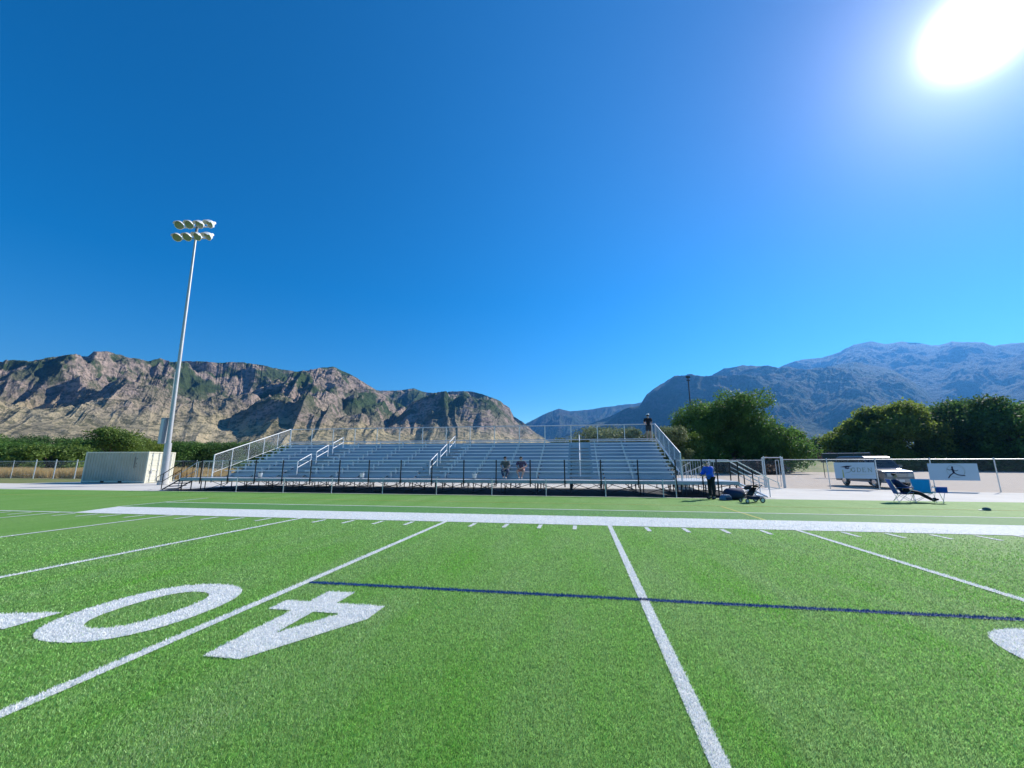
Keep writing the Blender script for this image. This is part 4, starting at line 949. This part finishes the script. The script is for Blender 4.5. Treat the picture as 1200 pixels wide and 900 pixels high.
# ------------------------------------------------------------------ camp chairs and the person reclining
def camp_chair(loc, rz, m, m2, label, cat='camp chair'):
    t_ = thing('camp_chair', loc, label, cat, None, rz)
    b = MB(); b.add([(-0.28, -0.24, 0.44), (0.28, -0.24, 0.44), (0.26, 0.22, 0.38), (-0.26, 0.22, 0.38), (-0.28, -0.24, 0.425), (0.28, -0.24, 0.425), (0.26, 0.22, 0.365), (-0.26, 0.22, 0.365)],
                  [(0, 1, 2, 3), (7, 6, 5, 4), (0, 4, 5, 1), (1, 5, 6, 2), (2, 6, 7, 3), (3, 7, 4, 0)]); b.build('seat', m, t_)
    b = MB(); n = 7; vs = []
    for i in range(n):
        u = i / (n - 1) * 2 - 1; sag = 0.05 * (1 - u * u)
        vs += [(u * 0.27, 0.24 + sag, 0.36), (u * 0.30, 0.44 + sag, 0.96), (u * 0.27, 0.255 + sag, 0.355), (u * 0.30, 0.455 + sag, 0.955)]
    fs = []
    for i in range(n - 1):
        a, c_ = 4 * i, 4 * i + 4; fs += [(a, c_, c_ + 1, a + 1), (a + 2, a + 3, c_ + 3, c_ + 2), (a + 1, c_ + 1, c_ + 3, a + 3), (a, a + 2, c_ + 2, c_)]
    fs += [(0, 1, 3, 2), (4 * n - 4, 4 * n - 2, 4 * n - 1, 4 * n - 3)]
    b.add(vs, fs); b.build('backrest', m2, t_)
    for sg in (-1, 1):
        b = MB(); b.box((sg * 0.35, 0.02, 0.63), (0.10, 0.56, 0.02)); b.build('armrest', m, t_)
        b = MB(); b.path([(sg * 0.32, 0.28, 0.02), (sg * 0.34, -0.26, 0.62)], 0.009, 6); b.path([(sg * 0.32, -0.28, 0.02), (sg * 0.30, 0.25, 0.40), (sg * 0.31, 0.45, 0.97)], 0.009, 6); b.build('side_legs', BLACKP if m is BLUE else GALV, t_)
    b = MB(); b.tube((-0.32, -0.28, 0.02), (0.28, -0.26, 0.43), 0.009, 6); b.tube((0.32, -0.275, 0.02), (-0.28, -0.255, 0.43), 0.009, 6); b.tube((-0.32, 0.28, 0.02), (0.26, 0.24, 0.38), 0.009, 6); b.tube((0.32, 0.285, 0.02), (-0.26, 0.235, 0.38), 0.009, 6)
    b.build('cross_legs', GALV, t_)
    return t_
CBL = mat('blue_chair_fabric', (0.03, 0.14, 0.50), 0.7, trans=0.4); CTL = mat('teal_chair_fabric', (0.05, 0.38, 0.60), 0.7, trans=0.45); CNV = mat('navy_chair_fabric', (0.02, 0.05, 0.16), 0.7, trans=0.2)
camp_chair((13.62, 20.45, 0), R(72), CBL, CBL, 'blue camp chair with a person reclining in it')
camp_chair((14.50, 20.62, 0), R(-28), CTL, CTL, 'empty teal camp chair beside the reclining person')
J = dict(pelvis=(0, -0.02, 0.50), chest=(0, 0.16, 0.80), neck=(0, 0.24, 0.97), head=(0, 0.20, 1.12), face=(0, -1, -0.15),
         shL=(-0.19, 0.20, 0.90), shR=(0.19, 0.20, 0.90), elL=(-0.30, 0.04, 0.68), elR=(0.30, 0.04, 0.68), wrL=(-0.16, -0.20, 0.64), wrR=(0.16, -0.20, 0.64),
         hiL=(-0.09, -0.06, 0.47), hiR=(0.09, -0.06, 0.47), knL=(-0.10, -0.50, 0.40), knR=(0.09, -0.50, 0.42), anL=(-0.04, -0.90, 0.12), anR=(0.05, -0.88, 0.15), toL=(-0.08, -1.02, 0.17), toR=(0.09, -1.0, 0.20))
person(J, (13.62, 20.45, 0), R(72), 'person in blue shirt and dark trousers reclining in the blue camp chair', NAVY, BLK, BLK, longp=True, sleeves='long')
bg_ = thing('cooler_bag', (14.98, 20.35, 0.0), 'small blue bag hanging at the right arm of the empty camp chair', 'bag')
b = MB(); b.prism([(-0.14, 0.42), (0.14, 0.42), (0.16, 0.66), (-0.16, 0.66)], -0.1, 0.1, 'y'); b.build('pouch', CBL, bg_)
b = MB(); b.path([(-0.15, 0, 0.65), (-0.28, 0, 0.70), (-0.34, 0, 0.64)], 0.008, 5); b.build('strap', BLACKP, bg_)
b = MB(); b.tube((-0.10, 0, 0.42), (0.06, 0.05, 0.0), 0.01, 6); b.tube((0.10, 0, 0.42), (-0.06, -0.05, 0.0), 0.01, 6); b.build('folding_stand', GALV, bg_)

# ------------------------------------------------------------------ stroller, bags and small things by the stair
st = thing('stroller', (7.15, 19.35, 0), 'black baby stroller with silver frame parked on the turf by the stair', 'stroller', rz=R(-75)); st.scale = (0.82, 0.82, 0.82)
b = MB()
for sg in (-1, 1):
    b.path([(sg * 0.24, -0.42, 0.10), (sg * 0.24, 0.05, 0.55), (sg * 0.25, 0.50, 0.88)], 0.014, 8); b.path([(sg * 0.24, 0.40, 0.12), (sg * 0.24, 0.0, 0.48), (sg * 0.24, -0.30, 0.50)], 0.014, 8)
b.tube((-0.25, 0.50, 0.88), (0.25, 0.50, 0.88), 0.018, 8); b.tube((-0.24, -0.30, 0.50), (0.24, -0.30, 0.50), 0.014, 8); b.tube((-0.24, 0.40, 0.12), (0.24, 0.40, 0.12), 0.012, 8)
b.build('frame', STEEL, st)
b = MB(); b.prism([(-0.32, 0.36), (-0.05, 0.34), (0.22, 0.74), (0.16, 0.76), (-0.08, 0.42), (-0.32, 0.42)], -0.2, 0.2, 'x'); b.build('seat', BLK, st)
b = MB(); vs = []; n = 8
for i in range(n):
    a = R(20 + 120 * i / (n - 1)); vs += [(-0.24, 0.10 - 0.34 * math.cos(a), 0.55 + 0.34 * math.sin(a)), (0.24, 0.10 - 0.34 * math.cos(a), 0.55 + 0.34 * math.sin(a))]
b.add(vs, [(2 * i, 2 * i + 1, 2 * i + 3, 2 * i + 2) for i in range(n - 1)]); ob = b.build('canopy', BLK, st, smooth=True); sm = ob.modifiers.new('t', 'SOLIDIFY'); sm.thickness = 0.01
b = MB(); b.bb(-0.19, 0.19, -0.12, 0.34, 0.16, 0.32); b.build('basket', NAVY, st)
for sg in (-1, 1):
    for yy, r_ in ((-0.42, 0.10), (0.42, 0.13)):
        b = MB(); b.lathe([(r_ * 0.75, -0.02), (r_, -0.02), (r_, 0.02), (r_ * 0.75, 0.02), (r_ * 0.75, -0.02)], 16, (sg * 0.27, yy, r_), (1, 0, 0)); w_ = b.build('wheel', RUBBER, st)
        b = MB(); b.lathe([(0.0, -0.012), (r_ * 0.74, -0.01), (r_ * 0.74, 0.01), (0.0, 0.012)], 12, (sg * 0.27, yy, r_), (1, 0, 0)); b.build('hub', GALV, w_)
dt = thing('duffel_bag', (6.95, 20.75, 0), 'large dark navy duffel bag on the ground at the foot of the stair', 'bag', rz=R(20))
b = MB(); b.lathe([(0.0, -0.42), (0.20, -0.42), (0.25, -0.34), (0.26, 0.0), (0.25, 0.34), (0.20, 0.42), (0.0, 0.42)], 14, (0, 0, 0.26), (1, 0, 0)); b.build('bag_body', NAVY, dt, smooth=True)
b = MB(); b.path([(-0.2, 0.05, 0.5), (-0.1, 0.05, 0.66), (0.1, 0.05, 0.66), (0.2, 0.05, 0.5)], 0.014, 6); b.build('handle', BLK, dt)
bk = thing('backpack', (6.42, 20.3, 0), 'slumped grey blue backpack by the feet of the person in blue', 'bag', rz=R(30))
b = MB(); b.prism([(-0.26, 0), (0.26, 0), (0.24, 0.16), (0.10, 0.26), (-0.12, 0.24), (-0.25, 0.12)], -0.15, 0.15, 'y'); ob = b.build('bag_body', mat('grey_blue_nylon', (0.10, 0.17, 0.28), 0.7), bk); m_ = ob.modifiers.new('b', 'BEVEL'); m_.width = 0.05; m_.segments = 3
b = MB(); b.bb(-0.12, 0.14, -0.20, -0.152, 0.03, 0.14); b.build('front_pocket', NAVY, bk)
b = MB(); b.path([(-0.1, 0, 0.245), (-0.04, 0, 0.31), (0.06, 0, 0.30), (0.1, 0, 0.25)], 0.01, 6); b.build('strap', BLK, bk)
jg = thing('water_jug', (7.28, 20.95, 0), 'white water jug standing beside the dark duffel bag', 'jug')
b = MB(); b.lathe([(0.0, 0.0), (0.13, 0.0), (0.14, 0.05), (0.14, 0.40), (0.12, 0.44), (0.0, 0.44)], 16); b.build('jug_body', WHITEP, jg, smooth=True)
b = MB(); b.lathe([(0.0, 0.52), (0.10, 0.52), (0.12, 0.50), (0.12, 0.442)], 16); b.build('lid', mat('red_plastic', (0.45, 0.05, 0.04), 0.5), jg, smooth=True)
b = MB(); b.box((0, -0.155, 0.06), (0.03, 0.04, 0.03)); b.build('spigot', BLK, jg)
cp = thing('cap', (14.15, 17.5, 0.004), 'pale cap lying alone on the turf right of the camp chairs', 'cap', rz=R(-100))
b = MB(); b.lathe([(0.115, 0.0), (0.11, 0.05), (0.085, 0.09), (0.0, 0.11)], 16); b.build('crown', mat('grey_green_cloth', (0.10, 0.15, 0.14), 0.8), cp, smooth=True)
b = MB(); b.prism([(-0.10, -0.08), (-0.07, -0.19), (0.0, -0.22), (0.07, -0.19), (0.10, -0.08)], 0.006, 0.016, 'z'); b.build('brim', WHITEP, cp)

# ------------------------------------------------------------------ trees
def leaf_cloud(clumps, n, size, seed, squash=0.8, shell=0.55):
    """clumps: (x,y,z,r,weight)"""
    g_ = np.random.default_rng(seed); C_ = np.array(clumps, float); w = C_[:, 3] ** 2 ; w /= w.sum()
    k = g_.choice(len(C_), n, p=w); d = g_.normal(size=(n, 3)); d /= np.linalg.norm(d, axis=1)[:, None]
    rad = C_[k, 3] * (shell + (1 - shell) * g_.random(n) ** 0.6) * (1 + 0.18 * g_.normal(size=n))
    P = C_[k, :3] + d * rad[:, None] * np.array([1, 1, squash])
    P[:, 2] = np.maximum(P[:, 2], 0.25)
    nrm = d * 0.6 + g_.normal(size=(n, 3)) * 0.7; nrm[:, 2] += 0.3; nrm /= np.linalg.norm(nrm, axis=1)[:, None]
    t = np.cross(nrm, g_.normal(size=(n, 3))); t /= np.linalg.norm(t, axis=1)[:, None]; u = np.cross(nrm, t)
    s = size * (0.6 + 0.8 * g_.random(n))[:, None]
    V = np.stack([P - t * s, P - u * s * 0.6, P + t * s, P + u * s * 0.6], 1).reshape(-1, 3)
    return V, np.arange(4 * n).reshape(n, 4)
def rand_clumps(g_, w, h, base, n, r0, r1, shape='round'):
    o = []
    for _ in range(n):
        a = g_.random() * 2 * math.pi; z = base + (h - base) * g_.random() ** 0.85; f = (z - base) / (h - base)
        rad = w / 2 * (math.sin(math.pi * min(1, 0.16 + 0.80 * f)) ** 0.55) * (0.55 + 0.45 * g_.random()); cr = r0 + (r1 - r0) * g_.random()
        o.append((rad * math.cos(a), rad * math.sin(a), min(z, h - cr * 0.7), cr, 1))
    return o
LEAVES = {
 'green': mat('green_leaves', (0.14, 0.27, 0.055), 0.6, col2=(0.06, 0.13, 0.025), scale=0.35, trans=0.45, island=0.25),
 'dark': mat('dark_green_leaves', (0.105, 0.20, 0.05), 0.6, col2=(0.045, 0.10, 0.028), scale=0.3, trans=0.55, island=0.25),
 'olive': mat('olive_green_leaves', (0.25, 0.32, 0.055), 0.6, col2=(0.10, 0.16, 0.03), scale=0.3, trans=0.6, island=0.25),
 'sage': mat('sage_green_leaves', (0.27, 0.31, 0.14), 0.7, col2=(0.10, 0.13, 0.05), scale=0.5, trans=0.3, island=0.2),
 'plum': mat('purple_brown_leaves', (0.09, 0.055, 0.05), 0.7, col2=(0.05, 0.035, 0.03), scale=0.5, trans=0.25, island=0.2),
 'brown': mat('brown_dry_leaves', (0.27, 0.19, 0.14), 0.8, col2=(0.16, 0.11, 0.08), scale=0.5, trans=0.25, island=0.2),
 'lime': mat('light_green_leaves', (0.17, 0.25, 0.04), 0.6, col2=(0.08, 0.14, 0.03), scale=0.4, trans=0.4, island=0.25)}
def make_tree(name, loc, label, cat, w, h, leaf, seed, n=9000, size=0.2, ncl=40, base=0.12, tr=0.3, group=None, clumps=None, cr=(0.10, 0.18)):
    g_ = np.random.default_rng(seed)
    t_ = thing(name, loc, label, cat, group)
    cl = clumps or rand_clumps(g_, w, h, h * base, ncl, w * cr[0], w * cr[1])
    V, F = leaf_cloud(cl, n, size, seed); rawmesh('crown' if cat == 'tree' else 'foliage', V, F, LEAVES[leaf], t_)
    b = MB(); fork = h * (0.28 if cat == 'tree' else 0.1)
    b.tube((0, 0, -0.05), (0, 0, fork), tr, 10, tr * 0.75)
    for k in range(7):
        c_ = cl[int(g_.integers(len(cl)))]; mid = Vector((c_[0] * 0.4, c_[1] * 0.4, fork + (c_[2] - fork) * 0.55 if c_[2] > fork else fork + 0.3))
        b.tube((0, 0, fork * (0.8 if k else 1)), mid, tr * 0.5, 6, tr * 0.3); b.tube(mid, Vector(c_[:3]), tr * 0.3, 5, tr * 0.08)
    b.build('trunk' if cat == 'tree' else 'stems', BARK, t_)
    return t_
def pos(px, d):      # bearing of a photograph column, distance along the ground
    a = px_to_azel([(px, 545)])[0, 0]; return (d * math.sin(a), d * math.cos(a), -0.02)
# the big spreading tree right of the bleacher
g_ = np.random.default_rng(3); bc = []
P0 = Vector(pos(862, 82)); rt_ = Vector((math.cos(R(19)), -math.sin(R(19)), 0))
for _ in range(210):
    u = g_.random() * 2 - 1; top = 14.2 * (1 - 0.22 * abs(u + 0.08) ** 3.6) - (3.4 if u > 0.55 else 0) - (1.2 if u > 0.35 else 0) - (1.3 if u < -0.8 else 0)
    z = 1.0 + (top - 1.0 - 1.2) * g_.random() ** 0.8; r_ = 1.1 + 1.3 * g_.random(); v = (g_.random() * 2 - 1)
    bc.append((u * 7.5 * rt_.x - v * 6 * -rt_.y, u * 7.5 * rt_.y + v * 6 * rt_.x, z, r_, 1))
make_tree('broadleaf_tree', tuple(P0), 'largest dark green spreading tree right of the bleacher', 'tree', 20, 14.5, 'green', 3, 90000, 0.17, clumps=bc, tr=0.6)
TR = [  # px, dist, w, h, leaf, label, n, size
 (926, 95, 6.5, 8.0, 'green', 'rounded green tree against the right flank of the largest spreading tree', 9000, 0.2),
 (955, 150, 12, 9.0, 'dark', 'dark green distant tree in the gap between the big tree and the grove', 6000, 0.32),
 (985, 152, 10, 8.5, 'dark', 'second dark distant tree in the gap, left of the grove', 6000, 0.32),
 (1015, 128, 14, 11.8, 'olive', 'leftmost and lowest tree of the right hand grove', 20000, 0.27),
 (1058, 130, 17, 15.2, 'olive', 'tall olive green tree behind the van roof in the grove', 34000, 0.27),
 (1100, 140, 15, 13.8, 'olive', 'yellowish green tree in the dip of the grove crown line', 26000, 0.27),
 (1128, 150, 13, 16.0, 'green', 'middle green tree of the grove above the runner sign', 24000, 0.28),
 (1165, 138, 20, 15.9, 'dark', 'tallest dark tree at the right of the grove', 30000, 0.28),
 (1212, 136, 18, 14.0, 'green', 'green tree cut by the right edge of the photo', 16000, 0.28),
 (1260, 140, 18, 13.5, 'dark', 'dark tree at the far right end of the grove', 9000, 0.3)]
for k, (px, d, w, h, lf_, lab, n, sz) in enumerate(TR):
    make_tree('broadleaf_tree', pos(px, d), lab, 'tree', w, h, lf_, 100 + k, int(n * 1.1), sz * 1.0, 46 if n > 15000 else 46, base=0.03 if d > 100 else 0.08, cr=(0.07, 0.20))
# grassy bank rising behind the gravel lot
b = MB(); vs = []; gA, gB = px_to_azel([(893, 545)])[0, 0], px_to_azel([(1010, 545)])[0, 0]; nn = 24
for i in range(nn + 1):
    a = gA + (gB - gA) * i / nn; k = math.sin(math.pi * i / nn) ** 0.35
    for d, z in ((96, -0.05), (104, 0.7), (114, 2.1), (120, 2.7), (140, 2.9), (150, -0.1)): vs.append((d * math.sin(a), d * math.cos(a), z * k + (0.15 * math.sin(i * 1.9) if z > 0.5 else 0)))
b.add(vs, [(6 * i + j, 6 * i + 6 + j, 6 * i + 7 + j, 6 * i + 1 + j) for i in range(nn) for j in range(5)])
tag(b.build('grass_bank', mat('dry_grass_bank', (0.13, 0.19, 0.06), 0.95, col2=(0.30, 0.27, 0.15), scale=0.25, world=True, detail=7), smooth=True), kind='structure')
# hedge-like undergrowth under the grove
UG = [(1000, 126, 8, 4.0, 'plum', 'purplish brown shrub at the left foot of the grove'), (965, 118, 9, 4.2, 'plum', 'round purple brown shrub in the gap left of the grove'),
      (1040, 132, 14, 4.5, 'dark', 'dark undergrowth shrub behind the van'), (1085, 134, 16, 4.5, 'dark', 'dark undergrowth shrub below the dip of the grove'), (1125, 136, 16, 5.0, 'dark', 'dark undergrowth shrub above the runner sign'),
      (1162, 134, 15, 4.6, 'dark', 'dark undergrowth shrub below the tallest grove tree'), (1192, 136, 14, 4.6, 'dark', 'dark undergrowth shrub at the right edge of the photo'),
      (1022, 122, 7, 2.6, 'sage', 'pale sage shrub in front of the dark grove foot'),
      (880, 74, 9, 2.0, 'brown', 'low brown brushy mound right of the stair handrails'), (860, 76, 6, 1.8, 'brown', 'low dry shrub behind the stair handrails'), (835, 80, 8, 2.2, 'dark', 'low dark shrub below the big spreading tree')]
for k, (px, d, w, h, lf_, lab) in enumerate(UG):
    make_tree('shrub', pos(px, d), lab, 'shrub', w, h, lf_, 200 + k, 3500, 0.22, 18, base=0.02, tr=0.08, cr=(0.12, 0.2))
# sage shrubs seen over the bleacher
SB = [(628, 62, 6, 3.6, 'sage', 'low sage shrub over the bleacher at the foot of the rocky slope'), (664, 60, 6, 5.2, 'sage', 'sage green bush over the bleacher, below the canyon hills'), (700, 60, 9, 6.7, 'sage', 'widest sage green bush above the bleacher top row'), (727, 62, 7, 6.7, 'sage', 'sage green bush left of the person on the top row'),
      (752, 58, 5.5, 6.2, 'sage', 'sage green bush right behind the person on the top row'), (786, 66, 6, 7.2, 'sage', 'tall pale green bush behind the right end rail of the bleacher'), (806, 70, 6, 6.4, 'lime', 'light green bush in front of the left flank of the spreading tree')]
for k, (px, d, w, h, lf_, lab) in enumerate(SB):
    make_tree('bush', pos(px, d), lab, 'bush', w, h, lf_, 300 + k, 6500, 0.16, 34, base=0.05, tr=0.1, cr=(0.11, 0.19))
# belt of trees beyond the left fence
LT = [(10, 150, 13, 7.0, 'dark'), (30, 120, 10, 5.2, 'green'), (52, 165, 14, 8.5, 'dark'), (62, 108, 10, 4.6, 'lime'), (84, 150, 12, 7.5, 'green'), (100, 180, 15, 9.0, 'dark'),
      (128, 120, 12, 8.8, 'lime'), (150, 130, 11, 7.4, 'olive'), (168, 170, 13, 8.6, 'dark'), (188, 150, 12, 7.4, 'dark'), (215, 140, 12, 7.2, 'green'), (232, 170, 14, 8.6, 'dark'),
      (256, 140, 12, 7.2, 'dark'), (280, 165, 13, 8.4, 'green'), (303, 150, 12, 8.0, 'dark'), (330, 160, 13, 7.5, 'dark'), (360, 170, 12, 7, 'green'), (-25, 140, 13, 7.5, 'green'), (-60, 150, 14, 7.5, 'dark')]
WORD = {'dark': 'dark green', 'green': 'mid green', 'lime': 'light yellow green', 'olive': 'olive green'}
WHERE = ['at the left edge of the photo', 'above the first fence posts', 'behind the first dark gap of the belt', 'low and bright, left of the container', 'left of the container top corner', 'just above the left end of the container',
         'tallest and brightest above the container', 'right of the brightest tree above the container', 'above the container doors, left of the light pole', 'directly behind the light pole', 'right of the container and light pole', 'between the container and bleacher stair',
         'above the left stair of the bleacher', 'left of the bleacher side rail', 'behind the bleacher left side rail', 'behind the upper left end of the bleacher', 'hidden low behind the bleacher top left', 'beyond the left edge of the photo', 'farthest left beyond the photo edge']
for k, (px, d, w, h, lf_) in enumerate(LT):
    make_tree('broadleaf_tree', pos(px, d), '%s tree of the belt, %s' % (WORD[lf_], WHERE[k]), 'tree', w, h, lf_, 400 + k, 13000, 0.19, 44, base=0.02, group=None, cr=(0.10, 0.18))
# far wooded belts that read as one mass
def woods(name, az0, az1, d0, d1, h, n, leaf, seed, label):
    g_ = np.random.default_rng(seed); cl = []
    for _ in range(n):
        a = R(az0 + (az1 - az0) * g_.random()); d = d0 + (d1 - d0) * g_.random(); hh = h * (0.6 + 0.5 * g_.random()); r_ = h * 0.35 * (0.7 + 0.6 * g_.random())
        cl.append((d * math.sin(a), d * math.cos(a), max(hh - r_, r_ * 0.5), r_, 1))
        cl.append((d * math.sin(a), d * math.cos(a), r_ * 0.5, r_, 1))
    V, F = leaf_cloud(cl, n * 260, h * 0.05, seed); tag(rawmesh(name, V, F, LEAVES[leaf]), label, 'woods', kind='stuff')
woods('distant_woods', -68, -28, 190, 420, 9.5, 620, 'dark', 51, 'distant dark woods at the foot of the rocky mountain')
woods('distant_woods', -30, 48, 260, 520, 8.0, 560, 'dark', 52, 'distant dark woods filling the valley floor')
# tall golden grass beyond the left fence
def tall_grass():
    n = 60000; g_ = np.random.default_rng(77); x = -95 + 71 * g_.random(n); y = 37.2 + 7.5 * g_.random(n)
    keep = fbm(x * 0.8, y * 0.8, 3) > 0.30 + 0.25 * (x > -42); x, y = x[keep], y[keep]; n = len(x)
    h = (0.55 + 0.55 * g_.random(n)) * (0.75 + 0.5 * fbm(x * 0.5, y * 0.5, 2)) * np.where(x > -42, 0.6, 1.0); a = g_.random(n) * 6.28; w = 0.02 + 0.02 * g_.random(n); l = g_.normal(0, 0.14, (n, 2))
    V = np.stack([np.stack([x - np.cos(a) * w, y - np.sin(a) * w, 0 * x - 0.02], 1), np.stack([x + np.cos(a) * w, y + np.sin(a) * w, 0 * x - 0.02], 1), np.stack([x + l[:, 0] + np.cos(a) * w * 0.6, y + l[:, 1], h], 1), np.stack([x + l[:, 0] - np.cos(a) * w * 0.6, y + l[:, 1], h], 1)], 1).reshape(-1, 3)
    m = mat('golden_dry_grass', (0.62, 0.47, 0.22), 0.8, col2=(0.48, 0.34, 0.15), scale=0.6, trans=0.4, island=0.25)
    tag(rawmesh('tall_grass', V, np.arange(4 * n).reshape(n, 4), m), 'tall golden dry grass behind the left chain link fence', 'grass', kind='stuff')
tall_grass()

# ------------------------------------------------------------------ far small things
def lamp(px, d, h, label):
    t_ = thing('street_lamp', pos(px, d), label, 'street lamp')
    b = MB(); b.tube((0, 0, 0), (0, 0, h), 0.16, 8, 0.09); b.build('pole', STEEL, t_)
    b = MB(); b.box((0.25, 0, h + 0.05), (0.9, 0.4, 0.22)); b.build('lamp_head', WHITEP, t_)
lamp(793, 95, 11.2, 'short grey lamp post at the left edge of the big tree')
fl_ = thing('stadium_light_pole', pos(815, 210), 'distant light pole rising over the big tree against the mountain', 'light pole')
b = MB(); b.tube((0, 0, 0), (0, 0, 42.5), 0.45, 8, 0.25); b.build('pole', STEEL, fl_)
b = MB(); b.box((0, 0, 42.6), (1.9, 0.6, 1.0)); b.box((0, 0, 41.0), (1.6, 0.4, 0.5)); b.build('lamp_bank', STEEL, fl_)
HW = mat('white_house_wall', (0.7, 0.7, 0.68), 0.8); RF = mat('grey_brown_roof', (0.18, 0.15, 0.13), 0.9)
for px, d, w, lab in ((102, 420, 14, 'small white house among the trees above the container'), (84, 440, 10, 'small pale house left of the white one at the mountain foot'), (166, 430, 11, 'small white house at the mountain foot left of the light pole')):
    t_ = thing('house', tuple(Vector(pos(px, d)) + Vector((0, 0, 6.5))), lab, 'house', rz=R(20))
    b = MB(); b.bb(-w / 2, w / 2, -4, 4, -6.5, 4.5); b.build('wall', HW, t_)
    b = MB(); b.prism([(-4.5, 4.5), (4.5, 4.5), (0, 7.0)], -w / 2 - 0.4, w / 2 + 0.4, 'x'); b.build('roof', RF, t_)
    for k in (-1, 1): b = MB(); b.bb(k * w * 0.25 - 0.7, k * w * 0.25 + 0.7, -4.03, -4.003, 1.6, 3.2); b.build('window', GLASS, t_)
def car(px, d, rz, m, label):
    t_ = thing('parked_car', pos(px, d), label, 'car', rz=rz)
    b = MB(); P = [(-2.2, 0.35), (-2.25, 0.85), (-1.3, 0.98), (-0.6, 1.45), (0.9, 1.48), (1.6, 1.02), (2.2, 0.92), (2.25, 0.35)]
    b.prism(P, -0.88, 0.88, 'y'); ob = b.build('body', m, t_); bb_ = ob.modifiers.new('b', 'BEVEL'); bb_.width = 0.08; bb_.segments = 2
    for sg in (-1, 1):
        b = MB(); b.add([(x, sg * 0.886, z) for x, z in ((-1.1, 1.02), (-0.55, 1.38), (0.85, 1.40), (1.35, 1.04))], [(0, 1, 2, 3)]); b.build('side_window', GLASS, t_)
        for x in (-1.4, 1.4): b = MB(); b.lathe([(0, -0.1), (0.33, -0.1), (0.33, 0.1), (0, 0.1)], 14, (x, sg * 0.8, 0.33), (0, 1, 0)); b.build('wheel', RUBBER, t_)
car(897, 96, R(20), mat('white_car_paint', (0.7, 0.7, 0.72), 0.3, coat=0.5), 'white parked car below the right side of the big tree')
car(934, 112, R(-10), mat('silver_car_paint', (0.5, 0.52, 0.55), 0.3, 0.3, coat=0.5), 'silver parked car in the gap right of the big tree')
# dark low windscreened fence beyond the van
ws = thing('screened_fence', pos(965, 60), 'long low dark green screened fence behind the van', 'fence'); wo = tuple(ws.location)
A_ = Vector(pos(965, 60)); B_ = Vector(pos(1022, 59))
b = MB(); b.tube((A_.x, A_.y, 2.75), (B_.x, B_.y, 2.75), 0.035, 6); b.build('top_rail', GALV, ws, wo)
b = MB(); d_ = (B_ - A_).normalized(); nv = Vector((-d_.y, d_.x, 0)) * 0.01
b.add([A_ + nv + Vector((0, 0, 1.9)), B_ + nv + Vector((0, 0, 1.9)), B_ + nv + Vector((0, 0, 2.72)), A_ + nv + Vector((0, 0, 2.72)), A_ - nv + Vector((0, 0, 1.9)), B_ - nv + Vector((0, 0, 1.9)), B_ - nv + Vector((0, 0, 2.72)), A_ - nv + Vector((0, 0, 2.72))], [(0, 1, 2, 3), (4, 5, 6, 7), (0, 1, 5, 4), (3, 2, 6, 7), (0, 3, 7, 4), (1, 2, 6, 5)])
b.build('screen', mat('dark_green_screen', (0.015, 0.04, 0.04), 0.8), ws, wo)
for k in range(4):
    p = A_.lerp(B_, k / 3); b = MB(); b.tube((p.x, p.y, 0), (p.x, p.y, 2.78), 0.04, 6); b.build('post', STEEL, ws, wo)
